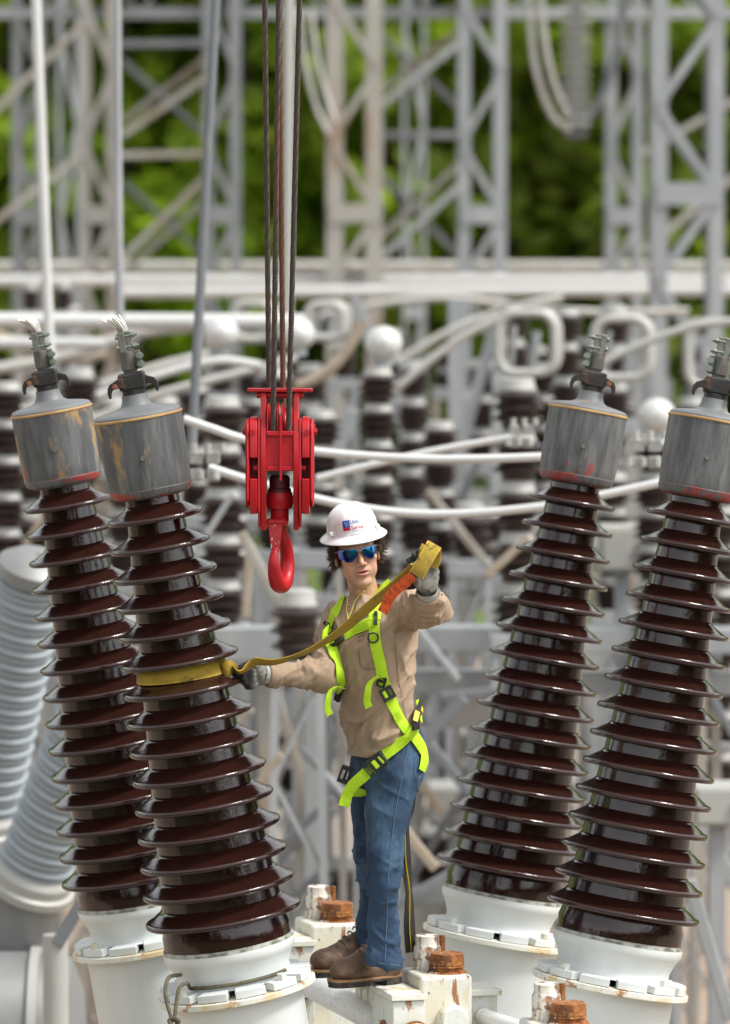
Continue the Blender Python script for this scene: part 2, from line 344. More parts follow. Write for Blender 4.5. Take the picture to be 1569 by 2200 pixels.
def nets(f, lo, hi, h):
    lo = A3(lo); hi = A3(hi); n = np.ceil((hi - lo) / h).astype(int) + 1
    xs = [lo[i] + h * np.arange(n[i]) for i in range(3)]
    G = np.stack(np.meshgrid(*xs, indexing='ij'), -1).reshape(-1, 3)
    val = np.concatenate([f(G[i:i + 400000]) for i in range(0, len(G), 400000)]).reshape(n)
    ins = val < 0; c = [ins[dx:n[0] - 1 + dx, dy:n[1] - 1 + dy, dz:n[2] - 1 + dz] for dx in (0, 1) for dy in (0, 1) for dz in (0, 1)]
    s = sum(x.astype(int) for x in c); act = (s > 0) & (s < 8); idx = np.argwhere(act)
    vid = -np.ones(act.shape, int); vid[act] = np.arange(len(idx))
    acc = np.zeros((len(idx), 3)); cnt = np.zeros(len(idx)); off = [(a, b, d) for a in (0, 1) for b in (0, 1) for d in (0, 1)]
    for p in off:
        for ax in range(3):
            if p[ax]: continue
            q = list(p); q[ax] = 1
            v0 = val[idx[:, 0] + p[0], idx[:, 1] + p[1], idx[:, 2] + p[2]]; v1 = val[idx[:, 0] + q[0], idx[:, 1] + q[1], idx[:, 2] + q[2]]
            m = (v0 < 0) != (v1 < 0); t = np.where(m, v0 / np.where(m, v0 - v1, 1), 0)
            pt = idx + np.array(p) + 0.0; pt[:, ax] += t
            acc[m] += pt[m]; cnt[m] += 1
    V = lo + h * acc / cnt[:, None]; F = []
    for ax in range(3):
        o1, o2 = (ax + 1) % 3, (ax + 2) % 3
        sl0 = [slice(None)] * 3; sl1 = [slice(None)] * 3; sl0[ax] = slice(0, n[ax] - 1); sl1[ax] = slice(1, n[ax])
        ch = ins[tuple(sl0)] != ins[tuple(sl1)]; e = np.argwhere(ch)
        e = e[(e[:, o1] > 0) & (e[:, o2] > 0) & (e[:, o1] < n[o1] - 1) & (e[:, o2] < n[o2] - 1)]
        flip = ins[e[:, 0], e[:, 1], e[:, 2]]
        def cid(d1, d2):
            q = e.copy(); q[:, o1] -= d1; q[:, o2] -= d2; return vid[q[:, 0], q[:, 1], q[:, 2]]
        a, b, cc, d = cid(1, 1), cid(0, 1), cid(0, 0), cid(1, 0)
        F.append(np.where(flip[:, None], np.stack([a, b, cc, d], 1), np.stack([d, cc, b, a], 1)))
    F = np.concatenate(F); return V, F[(F >= 0).all(1)]
def vnormals(V, F):
    n = np.cross(V[F[:, 2]] - V[F[:, 0]], V[F[:, 3]] - V[F[:, 1]]); N = np.zeros_like(V)
    for k in range(4): np.add.at(N, F[:, k], n)
    return N / (np.linalg.norm(N, axis=1)[:, None] + 1e-12)
# ================================================================ ground, wood, switchyard
def gravel():
    m = mat('gravel_ground', (.27, .225, .18), .9, 0, [((.38, .26, .17), .25, S1, .38, .58, .85), ((.20, .19, .175), 30, S1, .45, .65, .7), ((.45, .43, .40), 55, S1, .5, .7, .6)], bump=(60, .6, S1)); return m
MT['gravel'] = gravel()
g = MB(); g.add([(-700, -500, 0), (700, -500, 0), (700, 1000, 0), (-700, 1000, 0)], [(0, 1, 2, 3)]); tag(g.build('ground', 'gravel', None, smooth=0), None, kind='structure')
def hill(name, sgn):
    n = 40; vs = []; fs = []
    for j in range(12):
        for i in range(n):
            x = -160 + 320 * i / (n - 1); y = sgn * (66 + j * 9); h = 0 if j == 0 else (2.4 * j ** 1.2 + 1.2 * math.sin(i * .9 + j) + .8 * math.sin(i * 2.3))
            vs.append((x, y, max(h, -.2) - (.3 if j == 0 else 0)))
    for j in range(11):
        for i in range(n - 1):
            k = j * n + i; fs.append((k, k + 1, k + n + 1, k + n))
    MT.setdefault('bank', mat('grassy_bank', (.09, .13, .025), .9, 0, [((.14, .19, .035), .6, S1, .45, .65, .8), ((.05, .09, .016), 1.5, S1, .5, .7, .7)]))
    b = MB(); b.add(vs, fs); tag(b.build(name, 'bank', None, smooth=180), None, kind='structure')
hill('hill', 1)
g = MB(); g.add([(-700, -500, .005), (700, -500, .005), (700, -6, .005), (-700, -6, .005)], [(0, 1, 2, 3)]); MT['unseen_dark_ground'] = mat('dark_green_sheet', (.035, .055, .014), .95, 0, [((.05, .075, .02), 1.2, S1, .45, .65, .8), ((.03, .035, .015), 30, S1, .45, .65, .7)]); tag(g.build('unseen_dark_ground', 'unseen_dark_ground', None, smooth=0), None, kind='structure')  # unseen dark green sheet, added to darken the ground mirrored in the porcelain
MT['leaf'] = mat('leaf', (.08, .15, .02), .6, 0, attr='Col', transl=.68)
def woodland(name, label, trees, per, seed, lsize=.34):
    r = np.random.default_rng(seed); V = []; C = []
    for (x, y, z0, h, w, hue) in trees:
        nclump = 34
        cz = z0 + h * r.uniform(.12, 1.0, nclump); rad = w * np.sqrt(np.clip(1 - ((cz - z0 - h * .5) / (h * .56)) ** 2, .06, 1)); an = r.uniform(0, 2 * math.pi, nclump); rr = rad * np.sqrt(r.uniform(.05, 1, nclump))
        cx = x + rr * np.cos(an); cy = y + rr * np.sin(an)
        for k in range(nclump):
            cs = r.uniform(.9, 1.6); d = r.normal(0, 1, (per, 3)); d /= np.linalg.norm(d, axis=1)[:, None]; d *= cs * r.uniform(.55, 1.05, (per, 1)); d[:, 2] *= .75
            c = np.array([cx[k], cy[k], cz[k]]) + d
            a = r.normal(0, 1, (per, 3)); a /= np.linalg.norm(a, axis=1)[:, None]; b = np.cross(a, r.normal(0, 1, (per, 3))); b /= np.linalg.norm(b, axis=1)[:, None]
            s = lsize * r.uniform(.6, 1.2, (per, 1)); V.append(np.stack([c - a * s, c - b * s * .6, c + a * s, c + b * s * .6], 1).reshape(-1, 3))
            br = hue * r.uniform(.75, 1.2); col = np.array([.27, .40, .03]) * br + r.uniform(0, .02, (per, 1)) * np.array([1.6, 1, 0])
            C.append(np.repeat(col, 4, 0))
    V = np.concatenate(V); C = np.concatenate(C); F = np.arange(len(V)).reshape(-1, 4)
    o = np_mesh(name, V, F, 'leaf', None, C, smooth=0); tag(o, label, 'woodland', kind='stuff'); return o
rt = random.Random(11); TR = []
for j in range(5):
    for i in range(15):
        x = -17 + 34 * (i + .5 * (j % 2)) / 14 + rt.uniform(-.8, .8); y = 74 + j * 8 + rt.uniform(-2, 2)
        TR.append((x, y, .5 + 2.4 * ((y - 66) / 9) ** 1.2, rt.uniform(12, 17), rt.uniform(2.2, 3.2), rt.choice((.7, .85, 1.0, 1.2)) * (1.15 if x < 2 else .95)))
woodland('woodland', 'bright green spring wood on the bank behind the switchyard', TR, 64, 3, .42)
tk = MB()
for i, (x, y, z, h, w, hu) in enumerate(TR[:26]):
    tk.tube([(x, y, z - 1.2), (x + .1, y, z + h * .4), (x - .1, y, z + h * .8)], [.28, .2, .08], 7)
MT['bark'] = mat('bark', (.07, .055, .04), .9)
tag(tk.build('tree_trunks', 'bark', None), 'brown trunks standing in the wood on the far bank', 'trunks', kind='stuff')
TR2 = []
for i in range(58):
    a = R(-115 + 230 * i / 57); d = 46 + rt.uniform(-3, 4); TR2.append((d * math.sin(a), -d * math.cos(a) - 4, .5, rt.uniform(4.5, 11), rt.uniform(2.0, 3.2), rt.uniform(.2, .35)))
woodland('woodland', 'row of trees along the near side of the switchyard', TR2, 30, 5, .6)

# ---------------------------------------------------------------- steelwork
def lattice(px, wpx, Y, label, m='galv', top=13.0, bay=.85, legw=None):
    k = mpp(Y); c = at(px, 600, Y); w = wpx * k; lw = (legw or 30) * k; t = thing('lattice_column', label, 'steel column', (c.x, c.y, 0)); t['group'] = 'lattice columns of the switchyard gantry'
    d = w * .9
    for sx in (-1, 1):
        for sy in (-1, 1):
            x = c.x + sx * (w / 2 - lw / 2); y = c.y + sy * d / 2; q = MB(); q.box((x, y, top / 2), (lw, .02, top)); q.box((x + sx * (lw / 2 - .01), y - sy * lw / 2, top / 2), (.02, lw, top)); q.build('leg', m, t, smooth=0)
    n = int(top / bay)
    for i in range(n):
        z0 = i * bay; z1 = z0 + bay; s = 1 if i % 2 else -1
        for sy in (-1, 1):
            q = MB(); q.beam((c.x - s * w * .42, c.y + sy * (d / 2 + .02), z0), (c.x + s * w * .42, c.y + sy * (d / 2 + .02), z1), .07, .02, up=(0, 1, 0)); q.build('lacing_bar', m, t, smooth=0)
        for sx in (-1, 1):
            q = MB(); q.beam((c.x + sx * (w / 2 - .01), c.y - s * d * .42, z0), (c.x + sx * (w / 2 - .01), c.y + s * d * .42, z1), .02, .07, up=(0, 1, 0)); q.build('lacing_bar', m, t, smooth=0)
        if i % 4 == 0:
            q = MB(); q.box((c.x, c.y - d / 2 - .03, z0), (w * .9, .02, .22)); q.build('batten_plate', m, t, smooth=0)
    return c
lattice(64, 70, 41, 'grey lattice column at the upper left edge behind the white pole', legw=21)
lattice(214, 76, 40, 'rust-tinged lattice column above the sling bushing', 'galv_warm', legw=21)
lattice(478, 80, 40, 'pale lattice column left of the wire ropes', legw=23)
lattice(762, 120, 39, 'pale lattice column right of the wire ropes', 'galv_warm', legw=36)
lattice(1035, 104, 40, 'grey lattice column with twin posts above the raised hand', legw=27)
lattice(1340, 80, 41, 'grey lattice column behind the hanging insulator string', legw=23)
lattice(1474, 152, 29, 'wide lattice column with zigzag bars at the upper right edge', 'galv', legw=32)
for px, w_, lab in ((150, 50, 'thin far lattice column behind the white drop tube'), (890, 50, 'thin far lattice column in the middle bay')):
    lattice(px, w_, 54, lab, 'galv', bay=1.4, legw=8, top=13)
def member(a, b, w, h, name, label, cat, m='galv', Y=None, group=None, r=None):
    q = MB()
    if r: q.cyl(a, b, r, n=20)
    else: q.beam(a, b, w, h)
    return tag(q.build(name, m, None, bevel=0 if r else .01), label, cat, group)
def girder(y0, y1, Y, label, m='galv'):
    t = thing('gantry_girder', label, 'girder', tuple(at(784, y1, Y)))
    for y, dd in ((y0, -.3), (y1, -.3), (y0, .3), (y1, .3)):
        q = MB(); q.beam(at(-400, y, Y + dd), at(1970, y, Y + dd), .1, .13); q.build('chord', m, t, smooth=0)
    for i in range(24):
        x = -400 + 100 * i; s = i % 2; q = MB(); q.beam(at(x, y1 if s else y0, Y - .3), at(x + 100, y0 if s else y1, Y - .3), .06, .04); q.build('lacing_bar', m, t, smooth=0)
girder(-95, 28, 40.6, 'horizontal lattice girder across the top of the view')
nb = 0
for (x0, y0, x1, y1, Y, m, w, lab) in (
        (262, 292, 452, 160, 39.6, 'galv_warm', .14, 'upper pale diagonal brace left of the wire ropes'),
        (262, 262, 452, 118, 41.2, 'galv_warm', .10, 'upper rear diagonal brace left of the wire ropes'),
        (262, 130, 452, 300, 41.6, 'galv_dark', .10, 'dark falling brace crossing the upper left bay'),
        (262, 556, 452, 372, 39.6, 'galv_warm', .14, 'lower pale diagonal brace left of the wire ropes'),
        (262, 590, 452, 420, 41.2, 'galv_warm', .12, 'lowest pale diagonal brace in the left bay'),
        (262, 390, 452, 560, 41.6, 'galv_dark', .10, 'dark falling brace crossing the lower left bay'),
        (258, 95, 452, 92, 39.5, 'galv_dark', .13, 'horizontal strut high in the left bay'),
        (258, 334, 452, 330, 39.5, 'galv_warm', .12, 'horizontal strut in the middle of the left bay'),
        (-40, 268, 178, 52, 39.6, 'galv_warm', .13, 'brace rising to the right at the upper left edge'),
        (-40, 500, 178, 330, 39.6, 'galv_warm', .13, 'brace rising to the right at the left edge, below another'),
        (812, 232, 996, 85, 39.4, 'galv', .15, 'upper pale diagonal brace right of the helmet column'),
        (812, 200, 996, 58, 41.2, 'galv_warm', .10, 'upper rear diagonal brace in the middle bay'),
        (812, 70, 996, 240, 41.6, 'galv_dark', .13, 'dark falling brace in the middle bay'),
        (812, 290, 996, 290, 39.5, 'galv_dark', .12, 'horizontal strut in the middle bay'),
        (812, 560, 996, 392, 39.4, 'galv', .15, 'lower pale diagonal brace in the middle bay'),
        (812, 515, 996, 345, 41.2, 'galv_warm', .12, 'lower rear diagonal brace in the middle bay'),
        (812, 370, 996, 560, 41.6, 'galv_dark', .12, 'dark falling brace low in the middle bay'),
        (1380, 540, 1640, 330, 40, 'galv_warm', .12, 'diagonal brace rising to the right edge behind the wide column'),
        (1380, 330, 1640, 180, 40, 'galv_warm', .12, 'upper diagonal brace at the right edge behind the wide column')):
    member(at(x0, y0, Y), at(x1, y1, Y), w, .08, 'diagonal_brace' if abs(y0 - y1) > 12 else 'strut', lab, 'brace', m, group='braces of the switchyard gantry')
# aluminium buses and drop tubes
def bus(pts, rpx, Y, label, m='alu', name='bus_tube', cat='bus tube', ends=False):
    p = [at(q[0], q[1], q[2] if len(q) > 2 else Y) for q in pts]; pp = catmull(p, 8) if len(p) > 2 else p
    b = MB(); b.tube(pp, rpx * mpp(Y), 14); return tag(b.build(name, m, None, smooth=60), label, cat, 'buses and conductors')
bus([(-120, 572), (1700, 572)], 11, 46, 'thin grey bus across the yard just below the wood', 'alu_dull')
bus([(-120, 603), (1700, 600)], 13, 39, 'long pale bus across the yard, upper of the bright pair')
bus([(250, 628), (1700, 622)], 13, 37.5, 'long bright bus across the yard, lower of the pair')
bus([(-120, 688), (655, 692)], 18, 15.5, 'thick white bus tube at left behind the bushing caps')
bus([(-120, 735), (225, 738)], 13, 19, 'short pale bus at left below the thick white tube', 'alu')
bus([(72, -300), (78, 0), (92, 360), (108, 770)], 11, 11, 'white drop tube hanging at upper left', 'alu', 'drop_tube', 'drop tube')
bus([(250, -300), (252, 0), (254, 350), (258, 712)], 9, 10, 'grey drop tube above the sling bushing cap', 'galv', 'drop_tube', 'drop tube')
bus([(480, -300), (464, 0), (440, 450), (411, 985)], 10.5, 7, 'dull grey drop cable left of the hook block', 'galv_dark', 'drop_tube', 'drop tube')
bus([(623, -300), (621, 20), (617, 740)], 12, 17, 'pale thick drop tube right behind the wire ropes', 'metal_white', 'drop_tube', 'drop tube')
bus([(395, 900), (460, 922), (530, 944), (700, 972), (900, 985), (1050, 985), (1190, 980)], 9.5, 5, 'silver conductor running from left bushing to right bushing, upper of two', 'alu', 'conductor', 'conductor')
bus([(448, 1004), (530, 1030), (700, 1076), (850, 1100), (1000, 1103), (1180, 1086), (1300, 1062), (1440, 1032)], 9.5, 5.5, 'silver conductor passing just above the white hard hat', 'alu', 'conductor', 'conductor')
bus([(680, 1028), (800, 998), (950, 965), (1110, 938)], 8, 7.5, 'silver conductor rising to a clamp left of the right bushing', 'alu', 'conductor', 'conductor')
for (pts, r, Y, m, lab) in (
        ([(-60, 800), (120, 770), (300, 715), (430, 700)], 13, 21, 'alu_dull', 'dull tube sloping behind the left caps, uppermost'),
        ([(-60, 905), (120, 860), (330, 792), (450, 762)], 12, 17, 'alu_dull', 'dull tube sloping between the two left caps'),
        ([(210, 850), (360, 800), (470, 775), (560, 785)], 10, 13, 'alu', 'pale tube arching right of the sling bushing cap'),
        ([(200, 900), (330, 850), (520, 800), (640, 770)], 9, 15, 'alu_dull', 'dull tube rising towards the wire ropes'),
        ([(560, 832), (640, 828), (700, 800), (745, 752), (780, 690)], 13, 14, 'brown_bus', 'brownish curved tube right of the hook ropes'),
        ([(-60, 700), (60, 745), (150, 770), (230, 760)], 12, 24, 'brown_bus', 'brownish tube at the left edge below the bus'),
        ([(840, 845), (930, 770), (1010, 715), (1130, 655)], 9, 19, 'alu_dull', 'dull tube rising right of the white ball'),
        ([(850, 780), (960, 715), (1080, 668), (1210, 640)], 9, 23, 'alu_dull', 'dull tube rising towards the square ring'),
        ([(1270, 790), (1390, 735), (1500, 698), (1640, 686)], 9, 15, 'metal_white', 'pale tube rising to the right edge'),
        ([(1000, 690), (1160, 668), (1330, 672), (1480, 668)], 8, 26, 'alu_dull', 'thin dull tube above the square rings'),
        ([(640, 690), (800, 655), (960, 640), (1120, 660)], 8, 28, 'alu_dull', 'thin dull tube above the white ball')):
    bus(pts, r, Y, lab, m)
for (pts, r, Y, lab) in (
        ([(1135, -120), (1140, 40), (1152, 150), (1185, 245), (1225, 282)], 7, 30, 'pale jumper wire hanging left of the insulator string, outer'),
        ([(1158, -120), (1165, 40), (1182, 150), (1212, 232), (1240, 268)], 8, 30, 'pale jumper wire hanging left of the insulator string, inner'),
        ([(640, 20), (655, 130), (680, 230), (705, 285)], 5, 34, 'thin jumper wire beside the wire ropes, outer'),
        ([(668, 20), (680, 120), (700, 200), (722, 262)], 5, 34, 'thin jumper wire beside the wire ropes, inner')):
    bus(pts, r, Y, lab, 'alu_dull', 'jumper_wire', 'wire')
bus([(1350, -120), (1338, 40), (1318, 140), (1285, 225), (1240, 275)], 10, 30, 'dark jumper wire curving right of the insulator string', 'galv_dark', 'jumper_wire', 'wire')
def string():
    Y = 29.5; t = thing('insulator_string', 'hanging string of pale disc insulators at upper right', 'insulator', tuple(at(1238, 280, Y))); k = mpp(Y)
    for i in range(17):
        c = at(1238, -80 + 21.5 * i, Y); q = MB(); q.lathe([(.01, .05), (.05, .05), (.06, .02), (.13, .0), (.15, -.02), (.145, -.035), (.1, -.03), (.03, -.035), (.01, -.06)], 28, M=Matrix.Translation(c)); q.build('disc', 'metal_white', t)
    q = MB(); c = at(1240, 290, Y); q.lathe([(.01, .05), (.09, .03), (.12, 0), (.09, -.03), (.01, -.05)], 20, M=Matrix.Translation(c)); q.build('end_fitting', 'galv_dark', t)
string()
def ball(px, py, rpx, Y, label):
    t = thing('corona_ball', label, 'corona ball', tuple(at(px, py + rpx, Y))); r = rpx * mpp(Y); c = at(px, py, Y)
    q = MB(); q.lathe([(max(.002, r * math.sin(a)), -r * .95 * math.cos(a)) for a in np.linspace(0, math.pi, 16)], 32, M=Matrix.Translation(c)); q.build('sphere', 'metal_white' if 0 else 'alu', t, smooth=180)
    q = MB(); q.cyl(c + Vector((0, -r * 1.0, 0)), c + Vector((0, -r * .9, 0)), r * .12); q.build('drain_plug', 'alu_dull', t)
    q = MB(); q.cyl(c - Vector((0, 0, r * 1.25)), c - Vector((0, 0, r * .8)), r * .5); q.build('neck', 'galv', t)
ball(475, 716, 38, 15.2, 'white corona ball on the bus left of the wire ropes'); ball(640, 718, 37, 15.2, 'white corona ball just right of the wire ropes')
ball(824, 738, 40, 13, 'white corona ball above the hard hat'); ball(1412, 893, 40, 12, 'white corona ball between the two right bushing caps')
def ring(px, py, w, h, Y, label):
    k = mpp(Y); c = at(px, py, Y); t = thing('corona_ring', label, 'corona ring', (c.x, c.y, c.z - h * k / 2)); pts = []
    for sx, sy, a0 in ((1, 1, 0), (-1, 1, 90), (-1, -1, 180), (1, -1, 270)):
        for a in range(0, 91, 15):
            rr = .3 * w * k; pts.append(c + Vector((sx * (w * k / 2 - rr) + rr * math.cos(R(a0 + a)), 0, sy * (h * k / 2 - rr) + rr * math.sin(R(a0 + a)))))
    pts.append(pts[0]); pts.append(pts[1])
    for dy in (-.12, .12):
        q = MB(); q.tube([p + Vector((dy * .15, dy, 0)) for p in pts], 9.5 * k, 12); q.build('hoop', 'metal_white', t, smooth=60)
    for s in (-1, 1):
        q = MB(); q.cyl(c + Vector((s * w * k / 2, -.12, 0)), c + Vector((s * w * k / 2, .12, 0)), 5 * k); q.build('spacer', 'galv', t)
    q = MB(); q.cyl(c + Vector((-w * k * .3, 0, -h * k * .45)), c + Vector((-w * k * .25, 0, h * k * .3)), 7 * k); q.cyl(c + Vector((w * k * .05, 0, -h * k * .5)), c + Vector((w * k * .15, 0, h * k * .2)), 10 * k); q.build('bracket', 'galv', t)
ring(1135, 737, 122, 128, 16, 'rounded square corona ring left of the right rear bushing terminal'); ring(1338, 748, 118, 126, 16.5, 'rounded square corona ring between the two right terminals'); ring(1545, 762, 130, 140, 17, 'rounded square corona ring cut by the right edge'); ring(703, 690, 74, 70, 19, 'small rounded corona ring right of the wire ropes'); ring(548, 690, 80, 76, 22, 'small rounded corona ring left of the wire ropes')
def stack(px, y0, y1, wpx, Y, label, group=None, post=True):
    k = mpp(Y); w = wpx * k / 2; top = at(px, y0, Y); H_ = (y1 - y0) * k; uh = max(.2, w * 1.75); n = max(1, round(H_ / uh)); uh = H_ / n
    base = top.z - H_; t = thing('post_insulator', label, 'insulator', (top.x, top.y, base if post is False else 0)); t['group'] = group or 'brown post insulators in the yard'
    for i in range(n):
        z = top.z - i * uh; T = Matrix.Translation((top.x, top.y, z))
        q = MB(); q.lathe([(.01, 0), (w * .50, 0), (w * .62, -uh * .03), (w * .64, -uh * .15), (w * .70, -uh * .20), (w * .70, -uh * .24), (.01, -uh * .24)], 24, M=T); q.build('metal_cap', 'metal_white', t)
        q = MB(); q.lathe([(.01, -uh * .22), (w * .66, -uh * .23), (w, -uh * .33), (w, -uh * .37), (w * .7, -uh * .40), (w * .66, -uh * .47), (w, -uh * .56), (w, -uh * .60), (w * .7, -uh * .63), (w * .66, -uh * .70), (w * .96, -uh * .78), (w * .96, -uh * .82), (w * .62, -uh * .86), (w * .55, -uh * 1.0), (.01, -uh)], 24, M=T); q.build('porcelain', 'bgpor', t)
    if post:
        q = MB(); q.box((top.x, top.y, base - .06), (w * 2.1, w * 2.1, .12)); q.build('base_plate', 'galv', t, bevel=.01)
        hw = max(.09, w * .8); lw = .035 + .0012 * Y; zb = base - .12; z0 = max(0, zb - 3.4)
        for sx in (-1, 1):
            for sy in (-1, 1):
                q = MB(); q.beam((top.x + sx * hw, top.y + sy * hw, zb), (top.x + sx * hw * 1.5, top.y + sy * hw * 1.5, 0), lw, lw); q.build('leg', 'galv' if (int(px) % 3) else 'galv_warm', t, smooth=0)
        nb_ = max(2, int((zb - z0) / .5)); hb_ = (zb - z0) / nb_
        for i in range(nb_):
            za = zb - i * hb_; f0 = 1 + .5 * (zb - za) / zb; f1 = 1 + .5 * (zb - za + hb_) / zb; s_ = 1 if i % 2 else -1
            for sy in (-1, 1):
                q = MB(); q.beam((top.x - s_ * hw * f0, top.y + sy * hw * f0, za), (top.x + s_ * hw * f1, top.y + sy * hw * f1, za - hb_), lw * .7, lw * .4); q.build('lacing_bar', 'galv_dark' if sy > 0 else 'galv', t, smooth=0)
for a in (
        (478, 850, 1340, 112, 11.5, 'brown post insulator just right of the sling bushing top'),
        (640, 1265, 1420, 120, 10, 'brown post insulator behind the worker right shoulder'),
        (592, 790, 1180, 96, 14, 'brown post insulator directly behind the hook block'),
        (690, 880, 1180, 96, 13, 'brown post insulator between the hook block and the hard hat'),
        (812, 788, 1250, 92, 13, 'brown post insulator under the white ball above the hard hat'),
        (1112, 812, 1360, 116, 12, 'brown post insulator left of the right rear bushing'),
        (945, 905, 1330, 88, 17, 'brown post insulator behind the raised hand'),
        (1216, 660, 1100, 78, 18, 'brown post insulator between the two square rings'),
        (1405, 935, 1400, 96, 12.5, 'brown post insulator between the right bushings, under the ball'),
        (1545, 905, 1700, 104, 14, 'brown post insulator at the right edge behind the bushing'),
        (12, 820, 1210, 96, 13, 'brown post insulator at the left edge behind the leftmost cap'),
        (170, 790, 1230, 96, 17, 'brown post insulator between the two left caps'),
        (352, 850, 1250, 92, 17, 'brown post insulator right behind the sling bushing cap'),
        (752, 1835, 1960, 118, 14, 'short brown insulator low behind the worker legs'),
        (66, 608, 668, 44, 27, 'short brown insulator left of the white drop tube'),
        (136, 606, 668, 44, 27, 'short brown insulator right of the white drop tube'),
        (1320, 655, 900, 84, 21, 'brown post insulator behind the middle square ring'),
        (1100, 650, 800, 84, 21, 'brown post insulator behind the left square ring')):
    stack(*a)
ORD = ('first', 'second', 'third', 'fourth', 'fifth', 'sixth', 'seventh', 'eighth', 'ninth', 'tenth', 'eleventh', 'twelfth'); ROWN = ('middle', 'farthest', 'nearest low', 'second low')
rs = random.Random(5)
for j, (Y, yt, yb, w, n) in enumerate(((21, 800, 1010, 80, 10), (29, 690, 830, 60, 12), (16.5, 1040, 1250, 92, 8), (24, 960, 1120, 76, 9))):
    for i in range(n):
        x = -20 + 1610 * (i + .5) / n + rs.uniform(-40, 40); stack(x, yt + rs.uniform(-40, 60), yb + rs.uniform(-20, 90), w, Y + rs.uniform(-1.5, 1.5), f'blurred brown post insulator, {ORD[i]} from the left in the {ROWN[j]} row of the yard', 'post insulators in the far rows')
# switch bases, beams and braces under the insulators
def Bm(x0, y0, x1, y1, Y, w, h, label, m='galv', name='support_beam', cat='steel beam'):
    member(at(x0, y0, Y), at(x1, y1, Y), w, h, name, label, cat, m, group='steel supports of the yard')
Bm(880, 1370, 1660, 1376, 12.6, .3, .16, 'pale blue steel beam right of the worker, upper of two'); Bm(880, 1462, 1660, 1468, 12.8, .3, .14, 'pale blue steel beam right of the worker, lower of two')
Bm(330, 1385, 700, 1378, 11, .3, .2, 'pale steel beam behind the worker right arm'); Bm(330, 1290, 620, 1285, 15, .4, .26, 'pale steel box beam below the hook, left of the worker')
Bm(380, 1120, 760, 1120, 19, .3, .12, 'pale steel beam behind the red hook'); Bm(860, 1180, 1660, 1180, 20, .3, .12, 'pale steel beam behind the raised hand'); Bm(-60, 1180, 420, 1180, 20, .3, .12, 'pale steel beam behind the left bushings')
Bm(400, 1690, 1660, 1690, 19, .2, .12, 'low pale steel rail behind the worker thighs'); Bm(900, 1830, 1660, 1838, 17, .25, .12, 'low pale steel rail right of the worker legs')
for (x0, y0, x1, y1, Y, w, m, lab) in (
        (572, 1400, 572, 1990, 11.2, .10, 'galv_warm', 'tan steel post left of the worker hip'),
        (672, 1400, 672, 2080, 11.4, .11, 'galv', 'grey steel post behind the worker right arm'),
        (702, 1420, 702, 1840, 12.4, .07, 'galv_dark', 'dark steel post beside the grey post'),
        (540, 1420, 540, 1900, 13, .08, 'galv_dark', 'dark steel post right of the sling bushing'),
        (1000, 1500, 890, 1610, 10, .07, 'galv_dark', 'dark brace falling to the left right of the worker hip'),
        (890, 1560, 1090, 1800, 11, .06, 'galv_dark', 'dark brace falling to the right behind the worker hip'),
        (1010, 1855, 840, 1950, 10, .06, 'galv_dark', 'dark brace falling to the left behind the worker knee'),
        (590, 1480, 668, 1740, 12, .06, 'galv_warm', 'tan brace between two posts left of the worker'),
        (668, 1480, 560, 1760, 12.6, .06, 'galv', 'grey brace crossing the tan one left of the worker'),
        (740, 1480, 640, 1900, 13.5, .06, 'galv_dark', 'dark slanting brace behind the worker lanyard side'),
        (1050, 1400, 1050, 2000, 14, .11, 'galv', 'grey steel post left of the right rear bushing'),
        (1480, 1890, 1569, 2190, 7, .07, 'galv', 'pale brace slanting down at lower right edge'),
        (1440, 1650, 1640, 2010, 11, .08, 'galv', 'pale brace slanting behind the right bushing foot'),
        (1500, 1400, 1500, 2050, 12, .10, 'galv_warm', 'tan steel post at the right edge'),
        (1010, 1480, 1010, 1560, 12.8, .3, 'galv_warm', 'rusty plate under the beam right of the worker'),
        (880, 1900, 880, 2100, 15, .5, 'galv_warm', 'tan crate-like plinth behind the worker knees'),
        (985, 640, 985, 1350, 24, .18, 'galv', 'grey steel post behind the raised hand'),
        (760, 640, 900, 1000, 22, .1, 'galv', 'grey raking brace right of the white ball'),
        (1060, 720, 960, 1060, 21, .1, 'galv', 'grey raking brace left of the square ring'),
        (450, 860, 520, 1200, 19, .1, 'galv_warm', 'tan raking brace right of the sling bushing top'),
        (760, 880, 640, 1200, 18, .1, 'galv', 'grey raking brace right behind the hook')):
    member(at(x0, y0, Y), at(x1, y1, Y), w, w, 'steel_post' if abs(x0 - x1) < 5 else 'steel_brace', lab, 'steel member', m, group='steel supports of the yard')
def cabinet(x0, y0, x1, y1, Y, dp, label, m='metal_white'):
    a = at(x0, y0, Y); b = at(x1, y1, Y); t = thing('equipment_cabinet', label, 'cabinet', ((a.x + b.x) / 2, Y, b.z)); t['group'] = 'pale cabinets in the yard'
    q = MB(); q.box(((a.x + b.x) / 2, Y + dp / 2, (a.z + b.z) / 2), (b.x - a.x, dp, a.z - b.z)); q.build('case', m, t, bevel=.015)
    q = MB(); q.box(((a.x + b.x) / 2, Y - .012, (a.z + b.z) / 2), ((b.x - a.x) * .86, .02, (a.z - b.z) * .84)); q.build('door', m, t, bevel=.006)
    q = MB(); q.box((b.x - (b.x - a.x) * .16, Y - .035, (a.z + b.z) / 2), (.02, .03, .1)); q.build('handle', 'galv_dark', t)
    q = MB(); q.box(((a.x + b.x) / 2, Y + dp / 2, b.z / 2), ((b.x - a.x) * .3, dp * .4, b.z)); q.build('stand', 'galv', t)
cabinet(1492, 1690, 1600, 1775, 9, .4, 'pale bolted box at the right edge below mid height'); cabinet(430, 1225, 560, 1345, 14, .5, 'pale blue-white cabinet left of the worker below the hook')
